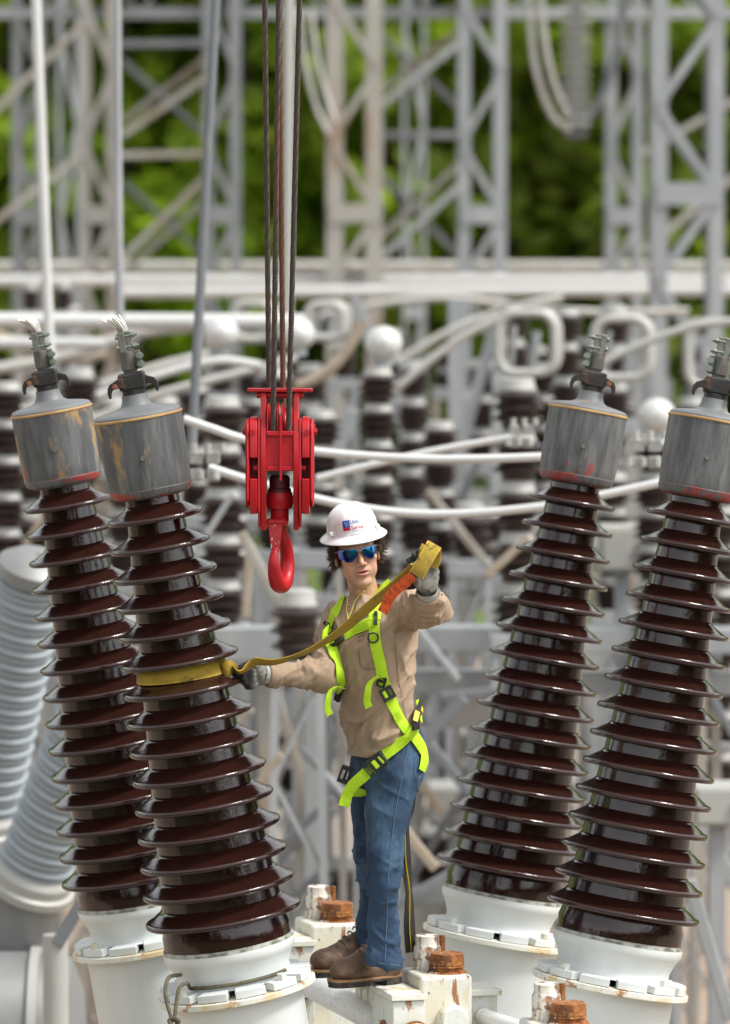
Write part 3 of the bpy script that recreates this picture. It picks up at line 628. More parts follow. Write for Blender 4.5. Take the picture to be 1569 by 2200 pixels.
cabinet(905, 1110, 985, 1240, 17, .5, 'pale cabinet behind the raised hand'); cabinet(560, 960, 690, 1040, 20, .5, 'pale cabinet behind the hook block'); cabinet(920, 1690, 1010, 1770, 15, .5, 'pale box on the low rail right of the worker thigh')
cabinet(1290, 1130, 1390, 1230, 13, .4, 'pale box between the two right bushings'); cabinet(380, 1180, 460, 1260, 12, .4, 'pale box just right of the sling bushing')
rb = random.Random(21)
CN = {'galv': 'grey', 'galv_dark': 'dark', 'galv_warm': 'tan', 'brown_bus': 'brown'}
for (xa, xb, ya, yb, n, wh) in ((420, 740, 1440, 1980, 16, 'low between the sling bushing and the worker'), (890, 1120, 1480, 1990, 13, 'low right of the worker legs'), (1430, 1600, 1250, 2150, 9, 'at the right edge behind the rightmost bushing'), (380, 760, 1060, 1400, 8, 'below the red hook'), (870, 1150, 1060, 1400, 8, 'behind the raised hand'), (-20, 240, 1100, 1250, 4, 'behind the leftmost bushing')):
    for i in range(n):
        Y = rb.uniform(8.5, 20); x = rb.uniform(xa, xb); y = rb.uniform(ya, yb); L = rb.uniform(120, 300); an = rb.choice((-62, -48, 48, 62, 90, 0, 90)) + rb.uniform(-6, 6); w = rb.uniform(.05, .09)
        dx, dy = L / 2 * math.cos(R(an)), L / 2 * math.sin(R(an))
        mm = rb.choice(('galv', 'galv_dark', 'galv_warm', 'brown_bus', 'galv_dark')); lean = 'upright' if abs(an - 90) < 10 else 'level' if abs(an) < 10 else 'right-falling' if an > 0 else 'right-rising'
        member(at(x - dx, y - dy, Y), at(x + dx, y + dy, Y), w, w * .7, 'steel_brace', f'blurred thin {CN[mm]} {lean} steel bar {wh}', 'steel member', mm, group='thin bars among the yard supports')
for (x, y0, y1, w, Y, lab) in ((520, 1470, 1640, 90, 15, 'brown insulator low left of the worker hip'), (610, 1560, 1700, 80, 18, 'brown insulator low between the sling bushing and the worker thigh'), (985, 1560, 1690, 84, 17, 'brown insulator low right of the worker hip'), (930, 1780, 1900, 88, 14, 'brown insulator low right of the worker shin'), (1500, 1210, 1380, 90, 13, 'brown insulator at the right edge beside the rightmost bushing'), (1010, 1080, 1200, 96, 16, 'brown insulator left of the right rear bushing, hand height')):
    stack(x, y0, y1, w, Y, lab)
def clamp(px, py, s, Y, label):
    c = at(px, py, Y); t = thing('bus_clamp', label, 'clamp', tuple(c)); k = mpp(Y); t['group'] = 'pale bus clamps'
    for i in range(4):
        q = MB(); q.box(c + Vector(((i % 2 - .5) * s * k, 0, (i // 2 - .5) * s * k)), (s * .8 * k, .09, s * .75 * k)); q.build('jaw', 'metal_white', t, bevel=.01)
    for i in range(6):
        q = MB(); p = c + Vector(((i - 2.5) * .42 * s * k, -.06, (.9 if i % 2 else -.7) * s * k)); q.cyl(p, p + Vector((0, 0, .5 * s * k)), .22 * s * k, n=8); q.build('bolt', 'metal_white', t)
clamp(440, 1002, 36, 5.2, 'pale bolted clamp right of the sling bushing cap'); clamp(1120, 937, 28, 7.4, 'pale bolted clamp left of the right rear bushing cap'); clamp(1388, 975, 36, 6, 'pale bolted clamp between the two right bushing caps')
# modern breaker with grey silicone bushings at the left edge
def grey_bushing(top, foot, Y, rpx, label):
    a = at(*foot, Y); b = at(*top, Y - .5); ax = b - a; L = ax.length; k = mpp(Y); r = rpx * k; Mx = Matrix.Translation(a) @ frame_from(ax).to_4x4()
    t = thing('grey_bushing', label, 'bushing', M=Mx); t['group'] = 'grey silicone bushings at the left'
    q = MB(); q.cyl((0, 0, 0), (0, 0, L), r * .88, r * .80, n=40); q = q.build('tube', 'greyshed', t); n = int(L / .042)
    for i in range(n):
        z = .03 + i * .042; rr = r * (1 - .1 * i / n) * (1.0 if i % 2 else .95); s = MB(); s.lathe([(rr * .86, z + .021), (rr * .93, z + .018), (rr * .98, z + .010), (rr, z), (rr * .975, z - .008), (rr * .90, z - .014), (rr * .86, z - .017)], 40); s.build('shed', 'greyshed', q, smooth=50)
    q = MB(); q.lathe([(.01, L + .12), (r * .6, L + .11), (r * .95, L + .06), (r * .98, L), (.01, L)], 36); q.build('top_cap', 'metal_grey', t)
    q = MB(); q.lathe([(.01, .03), (r * .98, .03), (r * 1.1, .0), (r * 1.1, -.05), (r * 1.22, -.06), (r * 1.22, -.10), (r * 1.0, -.11), (.01, -.11)], 40); q.build('foot_ring', 'metal_white', t)
    q = MB(); q.lathe([(.01, -.1), (r * 1.02, -.1), (r * 1.05, -.42), (r * 1.25, -.5), (r * 1.25, -.9), (.01, -.9)], 40); q.build('elbow', 'metal_grey', t)
grey_bushing((72, 1235), (-38, 1735), 7.2, 84, 'pale grey ribbed bushing at the left edge, upper one with white cap')
grey_bushing((262, 1360), (72, 1868), 6.2, 84, 'pale grey ribbed bushing leaning right behind the leftmost brown bushing')
t = thing('gas_breaker_tank', 'grey horizontal breaker tank at lower left edge', 'tank', (at(40, 2140, 6)[0], 6.2, 0))
c = at(-60, 2165, 6); q = MB(); q.lathe([(.01, -1.6), (.38, -1.55), (.40, -1.5), (.40, .42), (.37, .50), (.2, .56), (.01, .58)], 48, M=Matrix.Translation(c - Vector((0, 0, .12))) @ Matrix.Rotation(R(90), 4, 'Y')); q.build('drum', 'metal_grey', t)
q = MB(); q.lathe([(.3, .30), (.425, .30), (.425, .345), (.3, .345)], 48, closed=True, M=Matrix.Translation(c - Vector((0, 0, .12))) @ Matrix.Rotation(R(90), 4, 'Y')); q.build('flange', 'metal_white', t)
q = MB(); q.box((c.x - .3, c.y, (c.z - .45) / 2), (.25, .4, c.z - .45)); q.build('support', 'galv', t)
t = thing('valve_box', 'small dark grey valve box low at left beside the bushing turret', 'valve', tuple(at(140, 2000, 4.6))); q = MB(); c = at(150, 1975, 4.6); q.beam(c + Vector((-.06, 0, -.12)), c + Vector((.07, 0, .1)), .04, .06); q.build('lever', 'galv_dark', t, bevel=.005)
q = MB(); q.cyl(c + Vector((-.07, .05, -1.6)), c + Vector((-.07, .05, -.08)), .06); q.build('pipe', 'metal_white', t)
# ================================================================ the circuit breaker: bushings, tanks, linkage
BL = 1.976                                    # porcelain foot to cap rim
def core_r(s): return .236 - .138 * s / 1.683
def shed_r(s): return .300 - .123 * s / 1.6
SHEDS = [.11 + .1065 * i for i in range(15)]
def bushing_meshes():
    m = {}
    b = MB(); b.lathe([(0.02, 0)] + [(core_r(s) if s > .06 else .238, s) for s in np.linspace(0, 1.69, 60)] + [(.02, 1.69)], 64); m['porcelain'] = b
    for i, s in enumerate(SHEDS):
        rc, Rr = core_r(s), shed_r(s); b = MB()
        prof = [(rc - .006, .052), (rc + .0004, .049), (rc + .0025, .0435), (rc + .007, .039), (rc + .014, .0355), (Rr - .019, .0125), (Rr - .012, .0115), (Rr - .005, .0092), (Rr - .0012, .0045), (Rr, -.001), (Rr - .0015, -.0065), (Rr - .006, -.0100), (Rr - .012, -.0105), (Rr - .020, -.006), (rc + .02, .012), (rc + .004, .014), (rc - .006, .010)]
        b.lathe([(r, s + z) for r, z in prof], 72); m[f'shed{i}'] = b
    m['cap'] = MB().lathe([(.05, 1.683), (.115, 1.683), (.135, 1.686), (.146, 1.694), (.152, 1.71), (.1555, 1.76), (.158, 1.85), (.1595, 1.97), (.02, 1.97)], 64)
    m['cap_base'] = MB().lathe([(.09, 1.675), (.121, 1.677), (.138, 1.682), (.1485, 1.692), (.1545, 1.712), (.1535, 1.714), (.05, 1.70)], 64)
    m['rim'] = MB().lathe([(.1605 + .0035 * math.cos(t), 1.973 + .005 * math.sin(t)) for t in np.linspace(0, 2 * math.pi, 9)[:-1]], 64, closed=True)
    m['dome'] = MB().lathe([(.1585, 1.974), (.1575, 1.984), (.151, 1.991), (.130, 1.997), (.10, 2.002), (.072, 2.007), (.057, 2.016), (.049, 2.036), (.047, 2.056), (.02, 2.056)], 64)
    m['plug'] = MB().cyl((0, -.150, 1.83), (0, -.168, 1.83), .009, n=6)
    n = MB(); n.cyl((0, 0, 2.05), (0, 0, 2.075), .043, n=24); m['neck'] = n
    return m
_bm = bushing_meshes()
def bushing(name, ridge, foot, Yb, Yt, label, side, spin, clutter):
    top = at(*ridge, Yt); bot = at(*foot, Yb); ax = (top - bot); L = ax.length; sc = L / BL
    z = ax.normalized(); x = Vector((1, 0, 0)); x = (x - z * x.dot(z)).normalized(); y = z.cross(x)
    Mr = Matrix((x, y, z)).transposed().to_4x4(); Mx = Matrix.Translation(bot) @ Mr @ Matrix.Scale(sc, 4)
    t = thing(name, label, 'bushing', M=Mx)
    t['group'] = 'brown porcelain bushings of the breaker'
    por = _bm['porcelain'].build('porcelain', 'porcelain', t)
    for i in range(15): _bm[f'shed{i}'].build('shed', 'porcelain', por, smooth=60)
    cp = _bm['cap'].build('cap', 'cap' if side > 0 else 'cap_plain', t)
    cp.rotation_euler = (0, 0, spin)
    _bm['cap_base'].build('cap_base', 'red_residue', cp); _bm['plug'].build('plug', 'clampgrey', t, smooth=0)
    _bm['rim'].build('rim', 'cap_rim', cp); _bm['dome'].build('dome', 'cap_dome', cp)
    _bm['neck'].build('neck', 'iron', t)
    # terminal: iron yoke with two arms, bronze connector, cable clamp
    yk = MB(); yk.box((0, 0, 2.105), (.098, .085, .062)); yk = yk.build('yoke', 'iron', t, bevel=.008)
    for sg in (-1, 1):
        arm = [(.03, 2.085), (.062, 2.088), (.074, 2.083), (.080, 2.070), (.081, 2.055), (.090, 2.055), (.094, 2.072), (.091, 2.092), (.082, 2.106), (.066, 2.113), (.048, 2.122), (.03, 2.122)]
        a = MB(); a.prism([(sg * p, q) for p, q in arm], -.034 + .02 * sg, -.014 + .02 * sg); a.build('arm', 'iron', yk, bevel=.003)
    pb = MB(); pb.cyl((-.062 * side, -.056, 2.096), (-.062 * side, -.03, 2.096), .012, n=6); pb.cyl((-.062 * side, -.062, 2.096), (-.062 * side, -.05, 2.096), .006, n=8); pb.build('nut', 'rustbolt', yk, smooth=20)
    cn = MB(); cn.cyl((0, 0, 2.13), (0, 0, 2.15), .026, n=20); cn.cyl((0, 0, 2.145), (0, 0, 2.215), .031, n=24); cn.box((.02 * side, .005, 2.18), (.05, .045, .066)); cn = cn.build('connector', 'brass', t, bevel=.003)
    for k in (0, 1):
        bo = MB(); zz = 2.163 + .031 * k; bo.cyl((.043 * side, -.012, zz), (.043 * side, -.04, zz), .0125, n=12); bo.cyl((.05 * side, -.038, zz), (.05 * side, -.047, zz), .010, n=6); bo.build('bolt', 'bolt', cn, smooth=30)
    cl = MB(); cl.box((-.012 * side, 0, 2.25), (.026, .046, .075)); cl.box((.014 * side, 0, 2.25), (.022, .042, .075)); cl.cyl((0, 0, 2.21), (0, 0, 2.29), .02, n=16); cl = cl.build('cable_clamp', 'clampgrey', t, bevel=.004)
    for zz in (2.232, 2.272):
        for yy in (-.018, .018):
            bo = MB(); bo.cyl((-.034 * side, yy, zz), (.046 * side, yy, zz), .0052, n=8); bo.cyl((-.034 * side, yy, zz), (-.025 * side, yy, zz), .0105, n=6); bo.cyl((.025 * side, yy, zz), (.036 * side, yy, zz), .0105, n=6)
            bo.build('bolt', 'bolt', cl, smooth=30)
    if clutter:      # cut cable stub of bright strands
        cs = MB()
        for k in range(26):
            a = 2.4 * k; r = .0035 * math.sqrt(k) * 1.15; dx, dy = r * math.cos(a), r * math.sin(a); fl = 1 + random.uniform(.15, .55)
            cs.tube([(dx * .8, dy * .8, 2.27), (dx - .004, dy, 2.30), (dx * fl - .016, dy * fl, 2.325), (dx * fl * 1.15 - .035 + random.uniform(-.004, .004), dy * fl * 1.2, 2.348 + random.uniform(-.005, .004))], .0024, 5)
        cs.build('cable_stub', 'alu_wire', t)
    # foot casting
    fc = MB(); fc.lathe([(.05, -.004), (.244, -.004), (.2455, -.012), (.2435, -.034), (.236, -.044), (.222, -.07), (.2115, -.10), (.2105, -.12), (.214, -.134), (.224, -.139), (.05, -.139)], 64); fc.build('foot_casting', 'white_clean', t)
    ce = MB(); ce.lathe([(.22, .012), (.2405, .011), (.2435, .002), (.245, -.0035), (.2, -.0035)], 64); ce.build('cement_joint', 'cement', t)
    return t, Mx, sc
def clamp_ring(parent, Mx):
    fl = MB(); fl.lathe([(.05, -.166), (.292, -.166), (.2955, -.169), (.2955, -.186), (.291, -.190), (.05, -.190)], 72, M=Mx); fl = fl.build('flange', 'white_edge', parent)
    nb = 12
    for k in range(nb):
        a0 = 2 * math.pi * (k + .06) / nb; a1 = 2 * math.pi * (k + .85) / nb
        b = MB(); h = .0015 * math.sin(k * 2.3); b.lathe([(.2, -.164), (.283, -.164), (.283, -.134 + h), (.2, -.131 + h)], 8, M=Mx, closed=True, a0=a0, a1=a1)
        b.build('clamp_block', 'white_clean', fl, bevel=.003)
    for k in (1, 4, 7, 10):
        a = 2 * math.pi * (k + .48) / nb; b = MB(); b.cyl((.262 * math.cos(a), .262 * math.sin(a), -.134), (.262 * math.cos(a), .262 * math.sin(a), -.112), .018, n=6, M=Mx); b.build('bolt_head', 'white_rusty', fl, smooth=20)
ROW = R(15); EX = Vector((math.cos(ROW), math.sin(ROW), 0)); EY = Vector((-math.sin(ROW), math.cos(ROW), 0))
bush = {}
for key, ridge, foot, yb, yt, side, spin, lab in (
        ('RL', (110, 881), (298, 1933), 1.22, 1.13, 1, 2.2, 'brown ribbed bushing with ochre-stained grey cap, leftmost, behind the one with the sling'),
        ('FL', (297, 893), (491, 2025), -.10, -.19, 1, 0.3, 'brown ribbed bushing with the yellow sling round it, left of the red hook'),
        ('RR', (1264, 883), (1081, 1922), 1.38, 1.47, -1, 3.6, 'brown ribbed bushing right of the worker, behind the rightmost bushing'),
        ('FR', (1528, 902), (1329, 2016), .06, .15, -1, 5.0, 'brown ribbed bushing cut by the right edge, large dirty white foot casting')):
    bush[key] = bushing('bushing', ridge, foot, yb, yt, lab, side, spin, key in ('RL', 'FL'))
def tank(keys, label):
    foots = [bush[k][1].translation for k in keys]; c = (foots[0] + foots[1]) / 2
    t = thing('breaker_tank', label, 'breaker', (c.x, c.y, 0))
    for k in keys:
        Mx = bush[k][1]
        tu = MB(); tu.lathe([(.05, -.189), (.247, -.189), (.243, -.20), (.243, -1.05), (.05, -1.05)], 64, M=Mx); tu.build('turret', 'white_clean', t)
        clamp_ring(t, Mx)
    a = c - EX * .95; b = c + EX * .95; a.z = b.z = 1.75
    dr = MB(); Fm = Matrix.Translation(a) @ frame_from(EX).to_4x4(); dr.lathe([(.01, -.12), (.35, -.09), (.55, 0), (.62, .1), (.62, 1.8), (.55, 1.9), (.35, 1.99), (.01, 2.02)], 56, M=Fm); dr.build('drum', 'white_clean', t)
    for sx in (-1, 1):
        for sy in (-1, 1):
            p = c + EX * (.7 * sx) + EY * (.38 * sy); l = MB(); l.box((p.x, p.y, .68), (.12, .12, 1.36)); l.build('leg', 'galv', t, bevel=.01)
    return t
tank(('FL', 'FR'), 'white breaker tank with flanged turrets under the sling bushing and the rightmost bushing')
tank(('RL', 'RR'), 'rear white breaker tank with flanged turrets, under the two bushings farther back')

# ---------------------------------------------------------------- interphase linkage housings, shafts
Z_LID = 3.2
def unit_frame(px, py, Y):      # px,py: middle of the housing's front top edge
    p = at(px, py, Y); return Matrix.Translation(p) @ Matrix((EX, EY, Vector((0, 0, 1)))).transposed().to_4x4()
def housing(px, py, Y, label, right_box=True, pedestal=True, step=False):
    Mx = unit_frame(px, py, Y); t = thing('linkage_housing', label, 'housing', M=Mx); t['group'] = 'white linkage housings between the bushings'
    b = MB(); b.box((0, .14, -.45), (.205, .28, .9)); b.build('body', 'white_rusty', t, bevel=.016, seg=3)
    b = MB(); b.cyl((.03, .10, 0), (.03, .10, .022), .061, n=32); b.cyl((.03, .10, .02), (.03, .10, .028), .067, n=32); b.cyl((.03, .10, .028), (.03, .10, .074), .0655, .064, n=14); b.build('rusty_cap', 'rust', t, bevel=.004)
    b = MB(); b.cyl((.03, .10, -.002), (.03, .10, .006), .078, .07, n=32); b.build('rust_stain_pad', 'rust', t)
    b = MB(); b.lathe([(.052, .0), (.052, .085), (.047, .094), (.045, .098), (.045, .128), (.041, .131), (.001, .131)], 32, M=Matrix.Translation((-.022, .195, 0))); b.build('filler_neck', 'rustwhite', t)
    b = MB(); b.cyl((.044, .215, 0), (.044, .215, .125), .0115, n=14); b.build('vent_rod', 'rust', t)
    b = MB(); b.lathe([(.001, -.055), (.046, -.055), (.056, -.045), (.060, -.03), (.060, .01)], 32, M=Matrix.Translation((.018, 0, -.165)) @ Matrix.Rotation(R(-90), 4, 'X')); b.build('shaft_boss', 'white_rusty', t)
    if pedestal:
        b = MB(); b.box((-.172, .06, -.47), (.125, .3, .79)); b.build('pedestal', 'white_rusty', t, bevel=.006)
        b = MB(); b.box((-.174, .055, -.061), (.138, .315, .024)); b.build('pedestal_lid', 'white_edge', t, bevel=.004)
        b = MB(); b.cyl((-.15, -.095, -.215), (-.15, -.112, -.215), .066, n=28); b.cyl((-.236, .03, -.22), (-.242, .03, -.22), .06, n=28); b.build('gland_ring', 'rust', t)
    if step:
        b = MB(); b.box((-.18, .42, -.061), (.2, .40, .024)); b.build('step_plate', 'white_edge', t, bevel=.004)
        b = MB(); b.box((-.18, .42, -.45), (.06, .25, .75)); b.build('step_post', 'white_rusty', t)
    if right_box:
        b = MB(); b.box((.168, .20, -.42), (.12, .2, .66)); b.build('side_box', 'white_rusty', t, bevel=.005)
        b = MB(); b.box((.172, .195, -.082), (.14, .225, .022)); b.build('side_box_lid', 'white_edge', t, bevel=.003)
    b = MB(); b.box((-.03, .12, -.62), (.52, .46, .34)); b.build('base_channel', 'white_rusty', t, bevel=.01)
    b = MB(); b.box((-.03, .12, -1.9), (.26, .26, 2.3)); b.build('support', 'galv', t)
    return Mx
UA = housing(960, 2097, -.02, 'rusty white linkage housing with orange caps, right beside the worker boots', step=True)
UB = housing(722, 1985, 1.14, 'rusty white linkage housing with an orange cap, behind the worker legs')
UC = housing(1222, 2207, -1.12, 'rusty white linkage housing with orange cap, cut by the bottom edge', True, True)
def shaft(a, b, r, label):
    d = (b - a).normalized(); t = thing('shaft_pipe', label, 'pipe', tuple(a)); t['group'] = 'white shaft pipes between the housings'
    m = MB(); m.cyl(a, b, r, n=28); m.build('tube', 'pipe_white', t)
    for q in (a, b):
        m = MB(); s = 1 if q is a else -1; m.cyl(q + d * (.006 * s), q + d * (.03 * s), r * 1.12, n=28); m.build('collar', 'white_edge', t, bevel=.004)
P3 = lambda M, x, y, z: M @ Vector((x, y, z))
shaft(P3(UB, -.15, -.10, -.215), P3(UA, -.19, .205, -.2), .052, 'scuffed white pipe running under the worker boots')
shaft(P3(UA, -.15, -.10, -.215), P3(UC, -.16, .205, -.16), .052, 'scuffed white pipe from below the boots to the bottom edge')
shaft(P3(UA, .168, .10, -.17), P3(UC, .17, .30, -.14), .03, 'thin white pipe right of the housing beside the boots')
# ================================================================ crane hook block and its wire ropes
HY = -.25; HK = mpp(HY); HO = at(602, 834, HY)
def H(x, y, d=0.0): return HO + Vector((x * HK, d, -y * HK))      # block coordinates: photo pixels right / down, metres back
hb = thing('hook_block', 'red crane hook block with twin sheaves hanging from wire ropes above the worker', 'hook block', tuple(H(0, 443)))
def hbox(x0, x1, y0, y1, d0, d1, name, m='red', parent=None, bevel=.004):
    a = H(x0, y0, d0); b = H(x1, y1, d1); q = MB(); q.box((a + b) / 2, (abs(b.x - a.x), abs(b.y - a.y), abs(b.z - a.z))); return q.build(name, m, parent or hb, bevel=bevel)
def hprism_side(poly, x0, x1, name, m='red', parent=None, bevel=.004):   # poly in (depth m, y px), extruded along x
    n = len(poly); vs = [H(x0, y, d) for d, y in poly] + [H(x1, y, d) for d, y in poly]
    q = MB(); q.add(vs, [tuple(range(n)), tuple(range(2 * n - 1, n - 1, -1))] + [(k, n + k, n + (k + 1) % n, (k + 1) % n) for k in range(n)]); return q.build(name, m, parent or hb, bevel=bevel)
def hcyl(x0, x1, y, d, rpx, name, m='red', parent=None, n=20, bevel=0):
    q = MB(); q.cyl(H(x0, y, d), H(x1, y, d), rpx * HK, n=n); return q.build(name, m, parent or hb, bevel=bevel)
hbox(-70, 70, 0, 8, -.055, .045, 'guard_plate')
hcyl(-50, 50, 15, -.03, 6, 'guide_pin'); hcyl(-50, 50, 15, .03, 6, 'guide_pin')
for s in (-1, 1):
    ip = hprism_side([(-.045, 8), (.045, 8), (.085, 90), (.105, 180), (.085, 260), (.06, 304), (-.06, 304), (-.085, 262), (-.118, 180), (-.118, 96), (-.075, 60)], s * 29, s * 41, 'inner_plate')
    hprism_side([(-.085, 64), (.09, 70), (.115, 140), (.1, 230), (.05, 290), (-.06, 298), (-.113, 262), (-.115, 90)], s * 41.5, s * 46.5, 'spacer_plate', bevel=.002)
    # cheek weight with a window towards the inside, built round the window
    ck = hprism_side([(-.10, 72), (-.075, 62), (.09, 62), (.125, 90), (.125, 250), (.09, 268), (-.10, 268), (-.118, 250), (-.118, 192), (-.03, 192), (-.03, 148), (-.118, 148), (-.118, 90)], s * 47.5, s * 64, 'cheek_weight')
    hprism_side([(-.10, 74), (-.075, 64), (.08, 66), (.11, 92), (.11, 240), (.08, 252), (-.098, 254), (-.1175, 238), (-.1175, 90)], s * 64, s * 73, 'cheek_face', parent=ck, bevel=.008)
    hbox(s * 48, s * 56, 148, 192, -.03, -.01, 'window_back', 'red_dark', ck, 0)
    for yy, dd in ((93, -.122), (93, .05)):
        q = MB(); q.cyl(H(s * 58, yy, dd), H(s * 58, yy, dd + .012), 6 * HK, n=6); q.build('bolt', 'red', ck, smooth=20)
    hcyl(s * 70, s * 80, 93, -.02, 8, 'pin_nut', parent=ck, n=6)
    hcyl(s * 41, s * 56, 170, -.09, 6, 'pin_nut', parent=ip, n=6)
    hcyl(s * 15 - 4, s * 15 + 4, 91, 0, 20, 'hub', 'red_dark')
hbox(-29, 29, 90, 101, -.118, -.10, 'cross_bar'); hbox(-29, 29, 165, 176, -.112, -.095, 'cross_bar'); hbox(-29, 29, 101, 165, -.108, -.1045, 'web_plate', 'red')
hbox(-29, 29, 140, 176, .06, .09, 'web_plate', 'red')
hprism_side([(-.122, 62), (-.09, 58), (-.08, 100), (-.09, 196), (-.122, 196)], 0, 5, 'divider_plate', bevel=.001)
for s in (-1, 1):       # grooved sheaves on a cross axle
    q = MB(); Fm = Matrix.Translation(H(s * 15, 91, 0)) @ Matrix.Rotation(R(90), 4, 'Y'); r = 62 * HK; w = 12.5 * HK
    q.lathe([(.03, -w * .6), (r * .75, -w * .6), (r * .8, -w), (r, -w), (r, -w * .75), (r - .018, -w * .25), (r - .02, 0), (r - .018, w * .25), (r, w * .75), (r, w), (r * .8, w), (r * .75, w * .6), (.03, w * .6)], 48, M=Fm); q.build('sheave', 'red', hb)
hcyl(-76, 76, 91, 0, 13, 'axle')
# swivel and hook
sw = MB(); o = H(-1, 0, 0)
def zz(y): return (834 - y) * 0 - y * HK
sw.lathe([(.001, zz(186)), (.026, zz(186)), (.036, zz(190)), (.038, zz(196)), (.038, zz(214)), (.043, zz(217)), (.043, zz(226)), (.02, zz(228))], 32, M=Matrix.Translation(o)); sw = sw.build('swivel_nut', 'red_dark', hb)
q = MB(); q.lathe([(.02, zz(224)), (.045, zz(224)), (.047, zz(227)), (.047, zz(254)), (.042, zz(259)), (.02, zz(260))], 36, M=Matrix.Translation(o)); q.build('trunnion', 'red', hb)
q = MB(); q.cyl(o + Vector((-.11, 0, zz(240))), o + Vector((.11, 0, zz(240))), .016); q.build('trunnion_pin', 'red', hb)
YAW = R(72)
HM = Matrix.Translation(o) @ Matrix.Rotation(YAW, 4, 'Z')
q = MB(); q.lathe([(.02, zz(255)), (.033, zz(257)), (.034, zz(285)), (.03, zz(292)), (.02, zz(300))], 28, M=Matrix.Translation(o)); q.build('shank', 'red', hb)
cen = (0.012, zz(372)); hp = []; hr = []
hp = [(0, zz(278)), (.004, zz(300)), (.035, zz(318)), (.072, zz(345)), (.085, zz(372)), (.078, zz(398)), (.052, zz(418)), (.016, zz(427)), (-.024, zz(420)), (-.054, zz(400)), (-.066, zz(376)), (-.062, zz(356)), (-.054, zz(345))]
hr = [.025, .025, .024, .025, .027, .030, .033, .033, .0305, .027, .022, .0165, .011]
hp2 = catmull([(x, 0, z) for x, z in hp], 4); hr2 = np.interp(np.linspace(0, len(hr) - 1, len(hp2)), range(len(hr)), hr)
q = MB(); q.tube(hp2, list(hr2), 14, M=HM, ry=.82); q.build('hook', 'red', hb, smooth=60)
q = MB()
p0 = Vector((.0, zz(290), 0)); lat = [(-.030, zz(286)), (.026, zz(286)), (.012, zz(345)), (-.018, zz(345))]
LM = Matrix.Translation(o) @ Matrix.Rotation(R(-8), 4, 'Z')
q = MB(); q.prism([(x - .006, z) for x, z in lat], -.052, -.046, M=LM); q.build('latch', 'red_worn', hb, bevel=.002)
q = MB(); q.cyl((-.044, -.045, zz(287)), (.036, -.045, zz(287)), .0075, M=LM); q.cyl((-.03, -.045, zz(287)), (.024, -.045, zz(287)), .012, M=LM); q.build('latch_pin', 'red', hb)
for xx in (-.036, .026):
    q = MB(); q.box((xx, -.03, zz(287)), (.006, .05, .026), M=LM); q.build('latch_lug', 'red', hb, bevel=.002)
q = MB(); q.lathe([(.001, -.016), (.012, -.012), (.016, 0), (.012, .012), (.001, .016)], 16, M=LM @ Matrix.Translation((-.009, -.05, zz(347)))); q.build('latch_tip', 'red', hb)
def wire_rope(pts, label, m):
    t = thing('wire_rope', label, 'wire rope', tuple(pts[0])); t['group'] = 'wire ropes of the hook block'
    a = Vector(pts[0]); b = Vector(pts[1]); L = (b - a).length; Fm = Matrix.Translation(a) @ frame_from(b - a).to_4x4()
    n = int(L / .011); r = .0108
    for k in range(6):
        pp = [(r * .62 * math.cos(2 * math.pi * (k / 6 + i * .011 / .085)), r * .62 * math.sin(2 * math.pi * (k / 6 + i * .011 / .085)), i * .011) for i in range(n + 1)]
        q = MB(); q.tube(pp, r * .40, 5, M=Fm); q.build('strand', m, t, fixn=False)
    q = MB(); q.cyl(a, b, r * .45, n=6); q.build('core', m, t)
def top_of(px0, py0, px1, py1, Y):     # continue the line above the frame
    return at(px1 + (px1 - px0) * 1.3, py1 + (py1 - py0) * 1.3, Y)
for (x1, y1, x0, y0, dd, lab, m) in (
        (569, 0, 579, 905, .104, 'dark wire rope, leftmost of the four above the red hook block', 'wire'),
        (599, 0, 587, 925, -.107, 'dark wire rope, second from left above the red hook block', 'wire'),
        (601, 0, 609, 905, .104, 'rust brown wire rope, third from left above the red hook block', 'rust_wire'),
        (644, 0, 620, 925, -.107, 'dark wire rope, rightmost of the four above the red hook block', 'wire')):
    wire_rope((at(x0, y0, HY + dd), top_of(x0, y0, x1, y1, HY + dd)), lab, m)
# ================================================================ the worker
def W(px, py, Y): return A3(at(px, py, Y))
person = thing('person', 'worker in white hard hat, tan shirt, jeans and lime harness, standing between the bushings', 'person', tuple(at(830, 2115, 0)))
# ---- shirt
def loft_sdf(levels):
    L = sorted([(W(x, y, Y)[2], W(x, y, Y)[0], Y, a, b, yaw) for x, y, Y, a, b, yaw in levels])
    zs, xs, ys, as_, bs, ws = (np.array(q) for q in zip(*L))
    def f(P):
        z = P[:, 2]; cx = np.interp(z, zs, xs); cy = np.interp(z, zs, ys); a = np.interp(z, zs, as_); b = np.interp(z, zs, bs); w = np.radians(np.interp(z, zs, ws))
        dx = P[:, 0] - cx; dy = P[:, 1] - cy; u = dx * np.cos(w) - dy * np.sin(w); v = -dx * np.sin(w) - dy * np.cos(w)
        e = 2.5; k0 = (np.abs(u / a) ** e + np.abs(v / b) ** e) ** (1 / e); rr = np.sqrt(u * u + v * v) + 1e-6
        d = (k0 - 1) * rr / (k0 + 1e-6) * .85
        return np.maximum(d, np.maximum(zs[0] - z, z - zs[-1]))
    return f
torso = loft_sdf([(791, 1280, .02, .056, .052, 20), (792, 1294, .01, .098, .072, 24), (793, 1309, .0, .146, .090, 28), (795, 1330, -.01, .178, .108, 33), (798, 1375, -.02, .172, .118, 36), (803, 1430, -.02, .158, .116, 39), (812, 1500, -.01, .146, .113, 44), (822, 1560, .0, .153, .124, 50), (832, 1650, .01, .163, .136, 56)])
RS, RE, RW = W(726, 1340, .10), W(696, 1452, -.07), W(577, 1449, -.15)
LS, LE, LW = W(872, 1310, -.11), W(926, 1307, -.33), W(920, 1278, -.525)
